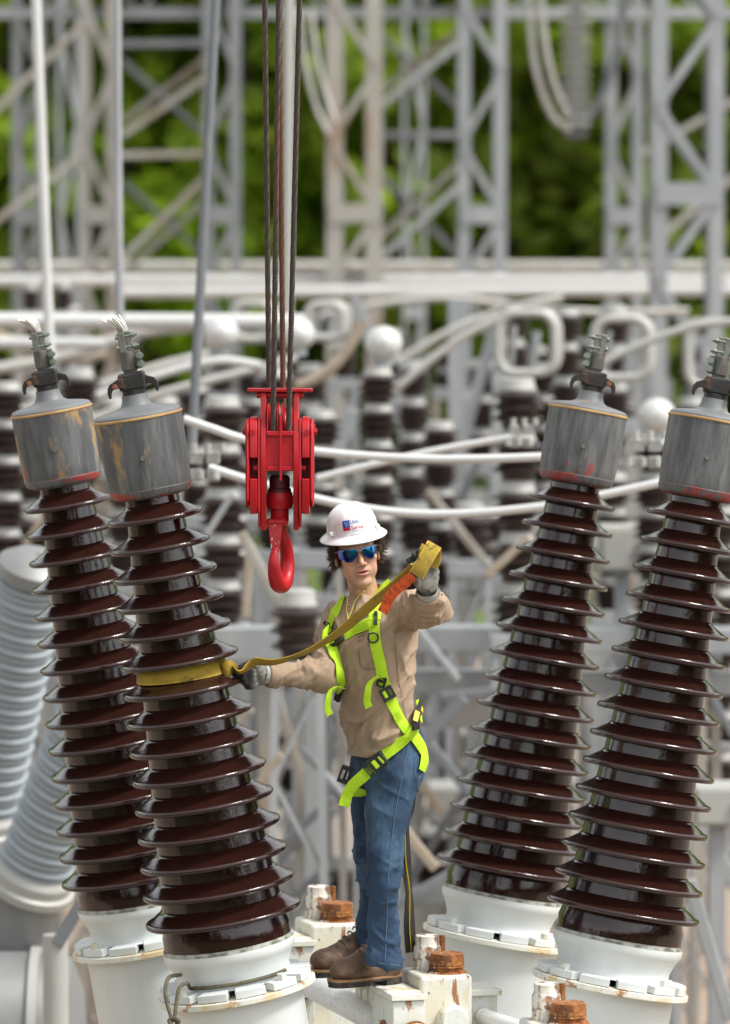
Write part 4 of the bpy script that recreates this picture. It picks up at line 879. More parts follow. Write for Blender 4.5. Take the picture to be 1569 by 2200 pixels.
TZ1, TZ2 = W(822, 1276, .05), W(754, 1306, .04)
hem_a, hem_b = W(770, 1634, 0), W(906, 1556, 0)
hem_d = hem_b - hem_a; hem_n = np.array([hem_d[2], 0, -hem_d[0]]); hem_n /= np.linalg.norm(hem_n)
hem_low = W(770, 1634, 0)[2]
def shirt_f(P):
    d = torso(P)
    ra = smin(s_cone(P, RS, RE, .066, .055), s_cone(P, RE, RW, .058, .042), .02)
    la = smin(s_cone(P, LS, LE, .070, .060), s_cone(P, LE, LW, .060, .046), .02)
    d = smin(d, s_cone(P, TZ1, LS, .034, .052), .03); d = smin(d, s_cone(P, TZ2, RS, .030, .050), .03)
    d = smin(d, ra, .035); d = smin(d, la, .035)
    cut = np.maximum(((P - hem_a) @ hem_n), hem_low - P[:, 2] + .02 * np.clip((P[:, 0] - hem_a[0]) * 4, -1, 0))
    d = smax(d, cut, .012)
    d = np.maximum(d, -((P - RW) @ ((RE - RW) / np.linalg.norm(RE - RW))) - .0)
    far = np.linalg.norm(P - LW, axis=1) > .12
    d = np.where(far, d, np.maximum(d, -((P - LW) @ ((LE - LW) / np.linalg.norm(LE - LW)))))
    return d
def seg_t(P, a, b):
    d = b - a; t = ((P - a) @ d) / (d @ d); return t, np.linalg.norm(P - a - np.clip(t, 0, 1)[:, None] * d, axis=1)
def fold(P, direction, along, across, seed):
    """elongated cloth folds: noise stretched along a direction in the picture plane"""
    d = np.array(direction, float); d /= np.linalg.norm(d); n = np.array([-d[2], 0, d[0]]); m = np.cross(d, n)
    q = np.stack([P @ d * along, P @ n * across, P @ m * across * .6], 1); q[:, 1] += .35 * vnoise(P * 9, seed + 5)
    r = vnoise(q, seed); return (1 - np.abs(r)) ** 3.2 * 2.2 - .75
V, F = nets(shirt_f, W(545, 1660, -.66), W(985, 1255, .26), .0052)
Nn = vnormals(V, F)
zt = V[:, 2]; zc = lambda y: W(800, y, 0)[2]
low = np.clip((zc(1380) - zt) / (zc(1380) - zc(1560)), 0, 1)
disp = low * (.0095 * fold(V, (-.73, 0, -.68), 3, 15, 1) + .005 * fold(V, (-.45, 0, -.89), 4, 24, 2))
up = 1 - low
disp += up * (.007 * fold(V, (.5, 0, -.86), 4, 13, 3) + .006 * fold(V, (-.6, 0, -.8), 4, 18, 8))
tr, dr = seg_t(V, RE, RW); mr = np.clip((.09 - dr) / .03, 0, 1) * (tr > -.1)
disp += mr * (.006 * fold(V, (.25, 0, 1), 4, 30, 4) * np.clip(1.25 - tr, 0, 1) + .003 * fold(V, (.8, 0, .5), 5, 24, 9))
tu, du = seg_t(V, RS, RE); disp += np.clip((.09 - du) / .03, 0, 1) * .005 * fold(V, (.9, 0, -.3), 4, 22, 10)
tl, dl = seg_t(V, LS, LE); tl2, dl2 = seg_t(V, LE, LW)
ml = np.clip((.1 - np.minimum(dl, dl2)) / .03, 0, 1)
def crease(P, d, al, ac, seed): return np.clip(fold(P, d, al, ac, seed) - .55, 0, 1) / .9
disp += .0012 * fold(V, (-.6, 0, -.8), 6, 40, 12)
disp -= .0085 * (.35 + .65 * low) * crease(V, (-.73, 0, -.68), 2.2, 17, 51) + .006 * crease(V, (-.35, 0, -.94), 2.5, 15, 52) * (1 - .5 * low)
disp += ml * (.009 * fold(V, (.55, 0, -.8), 4, 22, 6) + .0035 * fold(V, (.2, 0, 1), 4, 34, 7))
edge = np.clip((((hem_a - V) @ hem_n)) / .03, 0, 1); disp *= .3 + .7 * edge
V = V + Nn * disp[:, None]
shirt = np_mesh('shirt', V, F, 'tan', person)
SB = BVHTree.FromPolygons([Vector(v) for v in V], F.tolist())
# ---- jeans
pelvis = loft_sdf([(828, 1545, .01, .130, .102, 54), (837, 1590, .015, .140, .116, 58), (840, 1636, .02, .146, .126, 62), (836, 1668, .025, .130, .112, 62), (832, 1694, .03, .10, .085, 62)])
NL = [W(852, 1668, -.045), W(836, 1740, -.06), W(827, 1830, -.085), W(825, 1905, -.085), W(822, 1980, -.055), W(824, 2086, -.07)]
NR = [.091, .081, .066, .057, .057, .068]
FL = [W(806, 1668, .105), W(798, 1740, .14), W(797, 1830, .19), W(806, 1905, .25), W(804, 1980, .31), W(801, 2064, .37)]
FR = [.090, .078, .066, .058, .058, .065]
def jeans_f(P):
    n = s_cone(P, NL[0], NL[1], NR[0], NR[1]); f = s_cone(P, FL[0], FL[1], FR[0], FR[1])
    for i in range(1, 5):
        n = smin(n, s_cone(P, NL[i], NL[i + 1], NR[i], NR[i + 1]), .02); f = smin(f, s_cone(P, FL[i], FL[i + 1], FR[i], FR[i + 1]), .02)
    n = np.maximum(n, W(840, 2076, -.07)[2] + (P[:, 0] - NL[5][0]) * -.10 - P[:, 2]); f = np.maximum(f, W(800, 2056, .37)[2] + (P[:, 0] - FL[5][0]) * -.15 - P[:, 2])
    d = smin(smin(n, f, .012), pelvis(P), .05)
    return d
V, F = nets(jeans_f, W(725, 2165, -.28), W(945, 1535, .50), .0065)
Nn = vnormals(V, F); zt = V[:, 2]
knee = np.exp(-((zt - zc(1885)) / .11) ** 2); crotch = np.exp(-((zt - zc(1690)) / .12) ** 2); ank = np.exp(-((zt - zc(2040)) / .09) ** 2)
disp = .006 * knee * fold(V, (.9, 0, .35), 4, 26, 21) + .003 * crotch * fold(V, (.8, 0, -.5), 4, 24, 22) + .006 * ank * fold(V, (.85, 0, -.45), 4, 24, 23) + .006 * fold(V, (.12, 0, 1), 2.5, 12, 24) + .0008 * fold(V, (.7, 0, .6), 6, 44, 25) + .0030 * (knee + ank) * fold(V, (.85, 0, -.5), 6, 40, 26)
seam = np.abs(np.interp(zt, [zc(2080), zc(1900), zc(1800), zc(1560)], [W(826, 2080, 0)[0], W(832, 1900, 0)[0], W(842, 1800, 0)[0], W(878, 1560, 0)[0]]) - V[:, 0])
V = V + Nn * disp[:, None]
jeans = np_mesh('jeans', V, F, 'denim', person)
JB = BVHTree.FromPolygons([Vector(v) for v in V], F.tolist())
def hit(px, py, B=None):
    """where the sight line meets shirt or jeans: point and outward normal"""
    d = ray(px, py).normalized(); best = None
    for b in ([B] if B else [SB, JB]):
        p, n, i, ds = b.ray_cast(CAMP, d)
        if p is not None and (best is None or ds < best[2]): best = (p, n if n.dot(d) < 0 else -n, ds)
    return best
def on_body(path, off=.004, sub=4, B=None):
    """path of (px,py[,Y]) laid on the clothing; returns smooth points and normals"""
    pts = []; nor = []
    for q in catmull([(x[0], x[1]) for x in path], sub):
        h = hit(q[0], q[1], B)
        if h is None: pts.append(None); nor.append(None)
        else: pts.append(h[0]); nor.append(h[1])
    good = [i for i, p in enumerate(pts) if p is not None]
    for i in range(len(pts)):
        if pts[i] is None:
            j = min(good, key=lambda g: abs(g - i)); q = catmull([(x[0], x[1]) for x in path], sub)[i]; pts[i] = at(q[0], q[1], pts[j].y); nor[i] = nor[j]
    P = np.array([tuple(p) for p in pts]); N = np.array([tuple(n) for n in nor])
    for _ in range(3):
        P[1:-1] = .25 * P[:-2] + .5 * P[1:-1] + .25 * P[2:]; N[1:-1] = .25 * N[:-2] + .5 * N[1:-1] + .25 * N[2:]
    N /= np.linalg.norm(N, axis=1)[:, None]; return P + N * off, N
def web(path, width, name='strap', m='lime', off=.006, parent=None, B=None, thick=.0035, sub=4):
    P, N = on_body(path, off, sub, B); T = np.gradient(P, axis=0); Wd = np.cross(T, N); Wd /= np.linalg.norm(Wd, axis=1)[:, None]
    return strip(P, Wd * width / 2, thick, name, m, parent or harness)
def cord_on(path, r, name, m, parent, off=.002, B=None, sub=4):
    P, N = on_body(path, off, sub, B); q = MB(); q.tube(P, r, 6); return q.build(name, m, parent, smooth=60)
# seams, pocket, buttons on the shirt
for path in ([(815, 1318), (848, 1362), (870, 1345), (900, 1300)], [(848, 1362), (850, 1400), (856, 1460), (872, 1540)]):
    cord_on(path, .0013, 'seam', 'tan_seam', shirt)
cord_on([(754, 1622), (790, 1628), (830, 1612), (872, 1580)], .0013, 'hem_seam', 'tan_seam', shirt)
pk = [(770, 1368), (808, 1362), (813, 1428), (795, 1436), (774, 1428), (770, 1368)]
cord_on(pk, .0022, 'pocket_seam', 'tan_seam', shirt, sub=6)
cord_on([(770, 1376), (808, 1371)], .0016, 'pocket_hem', 'tan_seam', shirt)
cord_on([(742, 1280), (745, 1300), (747, 1330)], .0014, 'placket_seam', 'tan_seam', shirt); cord_on([(764, 1282), (763, 1300), (760, 1326)], .0014, 'placket_seam', 'tan_seam', shirt)
for px, py in ((752, 1300), (752, 1319)):
    h = hit(px, py); q = MB(); q.cyl(h[0], h[0] + h[1] * .003, .0055, n=16); q.build('button', 'button', shirt)
# jeans seam, pocket
cord_on([(876, 1600), (866, 1660), (852, 1730), (842, 1800), (834, 1880), (832, 1960), (828, 2066)], .0014, 'side_seam', 'denim_stitch', jeans, sub=6)
cord_on([(893, 1640), (890, 1662), (898, 1674), (906, 1660)], .0014, 'back_pocket_seam', 'denim_stitch', jeans)
cord_on([(780, 2062), (800, 2066), (830, 2072), (858, 2074)], .0016, 'leg_hem', 'denim_stitch', jeans, B=JB)
cord_on([(770, 1640), (778, 1652), (790, 1660)], .0014, 'front_pocket_seam', 'denim_stitch', jeans)

# ---------------------------------------------------------------- harness
harness = bpy.data.objects.new('harness', bpy.data.meshes.new('harness')); COL.objects.link(harness)   # filled below with the chest strap
bpy.data.objects.remove(harness)
P, N = on_body([(742, 1367), (762, 1356), (785, 1344), (808, 1333)], .008, 5); T = np.gradient(P, axis=0); Wd = np.cross(T, N); Wd /= np.linalg.norm(Wd, axis=1)[:, None]
harness = strip(P, Wd * .0215, .004, 'harness', 'lime', person); harness['label'] = 'lime green full body safety harness with black buckles'
web([(739, 1282), (730, 1300), (718, 1322), (710, 1343), (706, 1358)], .042, 'shoulder_strap')
web([(706, 1352), (704, 1372), (713, 1388), (719, 1415), (727, 1450), (733, 1484)], .036, 'front_strap', off=.013)
web([(838, 1252), (826, 1264), (812, 1284), (806, 1308), (806, 1334)], .046, 'shoulder_strap', off=.009)
web([(805, 1330), (805, 1352), (809, 1390), (817, 1425), (824, 1460), (833, 1484)], .042, 'front_strap', off=.008)
web([(833, 1486), (840, 1506), (852, 1536), (868, 1562), (880, 1572)], .043, 'side_strap', off=.008)
web([(893, 1556), (876, 1576), (852, 1598), (828, 1622)], .046, 'thigh_strap', off=.015)
web([(879, 1568), (892, 1588), (905, 1608), (910, 1630), (903, 1655)], .048, 'thigh_strap', off=.008, B=JB)
web([(893, 1505), (898, 1530), (900, 1552)], .03, 'back_strap', off=.008)
fy = FL[1][1] - .10
def free(path, width, tilt, name, m='lime', parent=None, thick=.003, sub=5):
    q = catmull([W(*p) for p in path], sub); T = np.gradient(np.array(q), axis=0); ws = []
    tl = np.interp(np.linspace(0, len(tilt) - 1, len(q)), range(len(tilt)), tilt)
    for t, a in zip(T, tl):
        t = Vector(t).normalized(); c = Vector((0, -1, 0)); b = t.cross(c).normalized(); c2 = b.cross(t).normalized()
        ws.append((b * math.cos(R(a)) + c2 * math.sin(R(a))) * width / 2)
    return strip(q, ws, thick, name, m, parent or harness)
free([(820, 1630, -.175), (800, 1650, -.18), (780, 1668, -.18), (762, 1684, -.17), (751, 1698, -.16), (744, 1714, -.15), (739, 1732, -.15)], .046, [0, 0, 10, 20, 25, 30, 30], 'thigh_strap')
web([(755, 1700), (770, 1700), (787, 1699)], .038, 'thigh_strap', off=.008, B=JB)
free([(734, 1479, -.12), (722, 1479, -.17), (710, 1488, -.19), (705, 1505, -.19), (704, 1522, -.18), (709, 1536, -.17)], .030, [75, 65, 50, 45, 40, 25], 'loose_end')
free([(820, 1456, -.17), (806, 1459, -.21), (794, 1472, -.225), (790, 1490, -.225), (789, 1508, -.21), (793, 1520, -.20)], .030, [80, 65, 45, 35, 30, 15], 'loose_end')
free([(706, 1350, -.07), (700, 1360, -.10), (699, 1374, -.10), (707, 1384, -.09)], .032, [60, 50, 45, 30], 'strap_fold')
# stitched blocks
for path in ([(762, 1357), (780, 1347), (792, 1341)], [(846, 1528), (852, 1540), (858, 1549)], [(872, 1580), (862, 1590), (852, 1598)]):
    P, N = on_body(path, .0115 if path[0][0] < 800 else .0125, 4)
    T = np.gradient(P, axis=0); Wd = np.cross(T, N); Wd /= np.linalg.norm(Wd, axis=1)[:, None]
    for o in (-.012, -.004, .004, .012):
        q = MB(); q.tube(P + Wd * o + N * (.004 if path[0][0] > 860 else 0), .0006, 5); q.build('stitching', 'lime_dark', harness)
def buckle(px, py, w, h, ang, off, name='buckle', slot=True, depth=.012, Y=None):
    if Y is None:
        hh = hit(px, py); c = hh[0] + hh[1] * off; n = hh[1]
    else: c = at(px, py, Y); n = Vector((-.2, -1, 0)).normalized()
    n = (n + Vector((0, -.6, 0))).normalized(); x = Vector((math.cos(R(ang)), 0, math.sin(R(ang)))); x = (x - n * x.dot(n)).normalized(); y = n.cross(x)
    Mx = Matrix.Translation(c) @ Matrix((x, y, n)).transposed().to_4x4(); b = MB()
    b.box((0, h * .38, 0), (w, h * .24, depth), M=Mx); b.box((0, -h * .38, 0), (w, h * .24, depth), M=Mx); b.box((-w * .42, 0, 0), (w * .16, h * .6, depth), M=Mx); b.box((w * .42, 0, 0), (w * .16, h * .6, depth), M=Mx); b.box((w * .08, 0, .001), (w * .22, h * .6, depth), M=Mx)
    o = b.build(name, 'blackplastic', harness, bevel=.002)
    if slot:
        b = MB(); b.box((-w * .18, 0, .003), (w * .25, h * .55, depth * .7), M=Mx); b.build('slot_webbing', 'lime', o, bevel=.002)
        for sx in (-.36, .36):
            b = MB(); b.cyl((w * sx, h * .33, depth * .4), (w * sx, h * .33, depth * .75), w * .06, n=10, M=Mx); b.build('rivet', 'blackplastic', o)
    return o
buckle(727, 1371, .072, .056, 24, .016); buckle(833, 1490, .052, .050, -62 + 90, .016, 'torso_buckle'); buckle(812, 1638, .062, .060, 40, 0, 'leg_buckle', Y=-.20)
buckle(793, 1655, .022, .056, 40, 0, 'keeper', False, .010, Y=-.195); buckle(822, 1464, .040, .034, 70, .013, 'keeper', False, .008)
buckle(808, 1332, .014, .054, -2, .011, 'strap_adapter', False, .010); buckle(711, 1343, .046, .014, -20, .011, 'strap_adapter', False, .008)
buckle(741, 1664, .040, .066, -20, 0, 'leg_buckle', False, .03, Y=-.03); buckle(733, 1494, .026, .046, -15, .012, 'torso_buckle', False, .012)
def dring(px, py, w, off):
    hh = hit(px, py); c = hh[0] + hh[1] * off; pts = [c + Vector((w * math.cos(a), -.004, w * .8 * math.sin(a) - (0 if math.sin(a) > 0 else w * .35))) for a in np.linspace(0, 2 * math.pi, 22)]
    q = MB(); q.tube(pts, .0032, 8); q.build('d_ring', 'blackplastic', harness, smooth=60)
dring(800, 1368, .018, .014); dring(711, 1386, .017, .014)
pd = web([(893, 1512), (891, 1530), (888, 1548), (885, 1564)], .034, 'label_pad', 'blackweb', off=.02, thick=.012)
for path in ([(892, 1524), (891, 1532)], [(890, 1540), (888, 1551)]):
    web(path, .020, 'warning_label', 'yellowlabel', off=.029, parent=pd, thick=.002, sub=3)
free([(884, 1690, .16), (879, 1736, .17), (870, 1772, .18), (872, 1850, .19), (879, 1914, .20), (880, 1990, .20), (884, 2046, .20)], .044, [20, 20, 45, 20, 60, 15, 10], 'lanyard', 'blackweb', thick=.006)
free([(884, 1690, .155), (879, 1736, .164), (870, 1772, .174), (872, 1850, .184), (879, 1914, .192), (880, 1990, .193), (884, 2046, .193)], .002, [20, 20, 45, 20, 60, 15, 10], 'lanyard_thread', 'yellowlabel', thick=.008)

# ---------------------------------------------------------------- head
yaw, roll, pitch = R(7), R(-9.5), R(2)
HR = Matrix.Rotation(roll, 3, 'Y') @ Matrix.Rotation(yaw, 3, 'Z') @ Matrix.Rotation(pitch, 3, 'X')
HS = 1.04
HC = at(773, 1188, -.115)                        # between the eyes, on the face
HM4 = Matrix.Translation(HC) @ HR.to_4x4() @ Matrix.Diagonal((HS * .955, HS, HS * 1.02, 1)) @ Matrix.Translation((0, .098, 0))
def head_f(P):
    d = s_ell(P, (0, .012, .028), (.0745, .097, .092))
    d = smin(d, s_ell(P, (0, -.030, -.035), (.060, .058, .078)), .02)
    for s in (-1, 1):
        d = smin(d, s_cone(P, (s * .052, .0, -.062), (s * .020, -.066, -.106), .015, .014), .022)
        d = smin(d, s_ell(P, (s * .043, -.064, -.022), (.024, .024, .018)), .018)
        d = smin(d, s_ell(P, (s * .034, -.058, -.06), (.026, .022, .03)), .02)
    d = smin(d, s_ell(P, (0, -.070, -.107), (.021, .020, .017)), .016)
    d = smin(d, s_cone(P, (-.034, -.076, .018), (.034, -.076, .018), .013, .013), .014)
    for s in (-1, 1): d = smax(d, -s_ell(P, (s * .033, -.106, -.002), (.018, .018, .011)), .012)
    d = smin(d, s_cone(P, (0, -.088, .004), (0, -.112, -.036), .0075, .0105), .010)
    for s in (-1, 1): d = smin(d, s_ell(P, (s * .0135, -.1005, -.041), (.0078, .010, .007)), .006)
    for s in (-1, 1): d = smax(d, -s_ell(P, (s * .0075, -.106, -.0475), (.0042, .007, .0035)), .003)
    d = smin(d, s_ell(P, (0, -.080, -.066), (.030, .018, .022)), .014)
    d = smin(d, s_ell(P, (0, -.0940, -.0628), (.0235, .0085, .0058)), .005)
    d = smin(d, s_ell(P, (0, -.0915, -.0772), (.0205, .0095, .0068)), .005)
    d = smax(d, -s_ell(P, (0, -.102, -.0695), (.0225, .016, .0028)), .002)
    d = smax(d, -s_ell(P, (0, -.103, -.090), (.016, .009, .005)), .006)
    for s in (-1, 1):
        M_ = np.array(Matrix.Rotation(R(12 * s), 3, 'Z') @ Matrix.Rotation(R(-8), 3, 'X'))
        e = s_ell(P, (s * .0795, .012, -.014), (.0075, .0185, .031), M_); e = smax(e, -s_ell(P, (s * .0875, .006, -.012), (.006, .011, .020), M_), .003)
        d = smin(d, e, .006)
    nk = s_cone(P, (0, .022, -.06), (.012, .042, -.20), .052, .056); nk = smin(nk, s_cone(P, (-.03, .0, -.09), (-.012, -.015, -.19), .015, .012), .02); nk = smin(nk, s_cone(P, (.035, .0, -.09), (.0, -.012, -.19), .015, .012), .02)
    d = smin(d, nk, .02)
    return d
V, F = nets(head_f, (-.1, -.135, -.20), (.1, .12, .13), .0026)
def g(c, r): return np.exp(-(((V - np.array(c)) / np.array(r)) ** 2).sum(1))
skin = np.array([.52, .305, .20]); C = np.tile(skin, (len(V), 1))
def tint(m, col): 
    global C
    m = np.clip(m, 0, 1)[:, None]; C = C * (1 - m) + np.array(col) * m
for s in (-1, 1): tint(.45 * g((s * .045, -.085, -.035), (.03, .05, .025)), (.56, .27, .18)); tint(.5 * g((s * .08, .012, -.015), (.02, .03, .04)), (.56, .25, .17))
tint(.4 * g((0, -.115, -.04), (.02, .03, .02)), (.55, .26, .18))
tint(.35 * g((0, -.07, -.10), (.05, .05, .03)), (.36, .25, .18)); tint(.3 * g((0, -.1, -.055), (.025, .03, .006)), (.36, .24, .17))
lip = np.maximum(s_ell(V, (0, -.0940, -.0628), (.025, .0125, .0068)) < 0, s_ell(V, (0, -.0915, -.0772), (.0215, .013, .0074)) < 0)
tint(.8 * lip, (.50, .19, .15)); tint(.95 * g((0, -.09, -.0695), (.020, .012, .0023)), (.05, .015, .012))
for c in ((-.030, -.08, -.036), (-.033, -.08, -.044), (.02, -.09, -.052)): tint(.6 * g(c, (.0022, .02, .0022)), (.12, .05, .03))
tint(np.clip((-.118 - V[:, 2]) / .03, 0, .35), (.47, .25, .16))
C = C * (1 + .10 * vnoise(V * 90, 2) + .10 * vnoise(V * 230, 4))[:, None] * (1 + np.outer(vnoise(V * 35, 6), (.02, -.05, -.06)))
Vw = (np.c_[V, np.ones(len(V))] @ np.array(HM4).T)[:, :3]
body = np_mesh('head', Vw, F, 'skin', person, C)
# hair: skull cap under the hat plus many curling locks below the brim
def hcap_f(P):
    d = s_ell(P, (0, .020, .026), (.083, .098, .098)); d = np.maximum(d, -(P[:, 1] + .028 - .35 * np.clip(P[:, 2] - .01, 0, .1))); d = smax(d, -s_ell(P, (0, -.01, -.12), (.2, .085, .085)), .01)
    for s in (-1, 1): d = smax(d, -s_ell(P, (s * .09, .008, -.018), (.03, .021, .030)), .006)
    return d
Vh, Fh = nets(hcap_f, (-.1, -.06, -.09), (.1, .13, .05), .005)
q = MB(); q.v = [tuple(v) for v in Vh]; q.f = [tuple(f) for f in Fh]
rh = random.Random(3)
for i in range(2900):
    a = R(rh.uniform(58, 180)) * rh.choice((-1, 1)); z0 = rh.uniform(-.04, .045) if abs(a) > R(95) else rh.uniform(.0, .045)
    nx, ny = math.sin(a), -math.cos(a); p = Vector((nx * .080, .018 + ny * .094, z0)); out = Vector((nx, ny, 0)); tan_ = Vector((-ny, nx, 0)) * rh.choice((-1, 1))
    side = 1.5 if nx > 0 else 1.0
    L = rh.uniform(.024, .044) * (1.1 if abs(a) > R(80) else .62); cu = rh.uniform(.5, 1.6); fl = rh.uniform(.3, .95) * side; ph = rh.uniform(0, 6.28)
    pts = [p + out * (L * fl * t * (1.25 - .45 * t) + .005 * math.sin(t * 7 + ph) * t) + Vector((0, 0, -1)) * (L * (.95 * t - .35 * fl * t * t)) + tan_ * (L * .3 * cu * t * math.sin(t * 4 + ph)) + Vector((0, 0, .014)) * (max(0, t - .5) ** 2 * 4 * cu * rh.random()) for t in (0, .2, .4, .6, .8, 1)]
    w = rh.uniform(.0007, .0014); q.tube(pts, [w, w * 1.1, w, w, w * .7, w * .3], 4, cap=False)
q.v = [tuple(HM4 @ Vector(p)) for p in q.v]
q.build('hair', 'hair', person, smooth=180, fixn=False)
# ---- hard hat
def hat_pt(az, r, z, sx=.80, sy=1.0): return Vector((math.sin(az) * r * sx, .012 - math.cos(az) * r * sy, z))
hat = MB(); nA = 96; prof = [(.158, .012, 0), (.1595, .0145, 0), (.157, .018, 0), (.143, .028, 0), (.128, .0375, 0), (.1225, .043, 0), (.1205, .052, 1), (.119, .070, 1), (.1145, .092, 1), (.106, .113, 1), (.093, .131, 1), (.075, .1455, 1), (.052, .156, 1), (.026, .1615, 1), (.0005, .163, 1)]
under = [(.157, .0105, 0), (.128, .031, 0), (.116, .04, 0), (.112, .09, 1), (.06, .14, 1), (.0005, .15, 1)]
def hat_shell(prof):
    vs = []; fs = []
    for r, z, dm in prof:
        for k in range(nA):
            az = 2 * math.pi * k / nA; x = math.sin(az) * r * .80; rid = 0
            if dm:
                rid = .0065 * math.exp(-(x / .012) ** 2) * min(1, max(0, (z - .085) / .04)) + .004 * math.exp(-((abs(x) - .034) / .008) ** 2) * min(1, max(0, (z - .10) / .03))
            br = .006 * math.cos(az) * (1 if not dm else 0) * -1 * (r / .158)
            vs.append(Vector((x, .012 - math.cos(az) * r * (1.0 if dm or r < .125 else 1.0), z + rid + br)))
    m = len(prof)
    for i in range(m - 1):
        for k in range(nA): fs.append((i * nA + k, i * nA + (k + 1) % nA, (i + 1) * nA + (k + 1) % nA, (i + 1) * nA + k))
    return vs, fs
hv, hf = hat_shell(prof); HT = HM4 @ Matrix.Translation((0, 0, .041)) @ Matrix.Rotation(R(4), 4, 'X') @ Matrix.Diagonal((1, 1, .80, 1))
hat.add(hv, hf, HT); hat.add(*hat_shell(under), M=HT); hat = hat.build('hard_hat', 'helmet', person, smooth=50); hat['label'] = 'white full brim hard hat with blue and red logo'
HB = BVHTree.FromPolygons([HT @ v for v in hv], hf)
for s in (-1, 1):
    b = MB(); b.box((s * .088, -.052, .052), (.016, .026, .018), M=HT); b.build('slot', 'helmet', hat, bevel=.003)
def on_hat(px, py, off):
    p, n, i, d = HB.ray_cast(CAMP, ray(px, py).normalized()); return p - ray(px, py).normalized() * 0 + (n if n.dot(ray(px, py)) < 0 else -n) * off
def hat_patch(poly, m, off, name):
    (x0, y0), (x1, y1), (x2, y2), (x3, y3) = poly; n = 8; vs = []
    for j in range(n + 1):
        for i in range(n + 1):
            u, v = i / n, j / n; x = (x0 * (1 - u) + x1 * u) * (1 - v) + (x3 * (1 - u) + x2 * u) * v; y = (y0 * (1 - u) + y1 * u) * (1 - v) + (y3 * (1 - u) + y2 * u) * v
            vs.append(on_hat(x, y, off))
    b = MB(); b.add(vs, [(j * (n + 1) + i, j * (n + 1) + i + 1, (j + 1) * (n + 1) + i + 1, (j + 1) * (n + 1) + i) for j in range(n) for i in range(n)]); return b.build(name, m, hat, fixn=False)
hat_patch([(735.5, 1120), (750.5, 1117), (753.5, 1139.5), (738.5, 1141.5)], 'logo_blue', .0010, 'logo')
hat_patch([(738.2, 1135.5), (752.8, 1133), (753.5, 1139.5), (738.5, 1141.5)], 'logo_red', .0014, 'logo_base')
q = MB()
for (xa, ya), (xb, yb) in (((740, 1122), (745, 1133)), ((749, 1120), (745, 1133)), ((741, 1127), (749.5, 1126)), ((744.5, 1119.5), (745.5, 1133)), ((741, 1131), (750.5, 1129))):
    q.tube([on_hat(xa + (xb - xa) * t, ya + (yb - ya) * t, .0016) for t in np.linspace(0, 1, 6)], .0006, 5)
q.build('logo_lines', 'logo_pale', hat)
def hat_text(body_, px, py, size, ang, m, name):
    cu = bpy.data.curves.new('t', 'FONT'); cu.body = body_; cu.size = 1.0; cu.resolution_u = 3; o = bpy.data.objects.new('t', cu); COL.objects.link(o)
    me = bpy.data.meshes.new_from_object(o.evaluated_get(bpy.context.evaluated_depsgraph_get())); bpy.data.objects.remove(o)
    ca, sa = math.cos(R(ang)), math.sin(R(ang))
    for v in me.vertices:
        x, y = v.co.x * size * .86, v.co.y * size; X = px + x * ca + y * sa * 0 - y * sa * -1 * 0 + y * -sa; Yp = py - (x * sa + y * ca)
        v.co = on_hat(X, Yp, .0014)
    return finish(name, me, m, hat, 0)
hat_text('Utili-', 753.0, 1126.5, 12.5, 11, 'logo_blue', 'lettering'); hat_text('Serve', 755.5, 1139.0, 13.5, 11, 'logo_red', 'lettering'); hat_text('LLC', 780.5, 1133.5, 4.2, 11, 'ink', 'lettering')
hat_text('Powering Your Future', 757.0, 1143.2, 4.0, 11, 'logo_blue', 'lettering'); hat_text('Josh Stevens', 754.0, 1151.8, 5.0, 11, 'ink', 'lettering')
# ---- mirrored glasses
def lens(s):
    n, m = 18, 8; vs = []; C = []
    for i in range(n + 1):
        t = i / n; az = R(7 + 57 * t) * s; x = .084 * math.sin(az); y = -.010 - .101 * math.cos(az) + .010 * t ** 3
        top = .0155 - .003 * t + .004 * math.sin(t * 3.1); bot = np.interp(t, [0, .12, .30, .55, .8, 1], [-.004, -.016, -.0275, -.0265, -.018, -.006])
        for j in range(m + 1):
            v = j / m; z = bot + (top - bot) * v; vs.append((x, y + .004 * (v - .5) ** 2 - .002 * v, z))
            a = np.array([.006, .22, .60]); b_ = np.array([.006, .035, .55]); p = np.array([.16, .03, .36]); te = np.array([.005, .40, .45])
            c = a * (1 - t) + b_ * t if v > .4 else b_; c = c * .6 + te * .4 * v * (1 - abs(t - .4)); c = c + (p - c) * max(0, (t - .72) / .28) ; C.append(c)
    F_ = [(i * (m + 1) + j, (i + 1) * (m + 1) + j, (i + 1) * (m + 1) + j + 1, i * (m + 1) + j + 1) for i in range(n) for j in range(m)]
    V_ = [tuple(HM4 @ Vector(v)) for v in vs]; o = np_mesh('lens', V_, F_, 'lens', glasses, np.array(C)); so = o.modifiers.new('solid', 'SOLIDIFY'); so.thickness = .0018; so.offset = -1
    rim = [HM4 @ Vector(vs[i * (m + 1) + m]) for i in range(n + 1)]; q = MB(); q.tube(rim, .0016, 6); q.build('rim', 'clearframe', glasses, smooth=60)
    q = MB(); e = Vector(vs[n * (m + 1) + m - 1]); q.tube([HM4 @ (e + Vector((0, -.002, 0))), HM4 @ (e + Vector((s * .006, .014, .0))), HM4 @ Vector((s * .083, .0, .006)), HM4 @ Vector((s * .084, .03, .0))], .0024, 6); q.build('temple', 'clearframe', glasses, smooth=60)
q = MB(); q.tube([HM4 @ Vector(p) for p in ((-.012, -.110, .012), (-.005, -.114, .008), (.005, -.114, .008), (.012, -.110, .012))], .0022, 8)
glasses = q.build('glasses', 'clearframe', person, smooth=60); glasses['label'] = 'wraparound sunglasses with mirrored blue lenses'
for s in (-1, 1): lens(s)
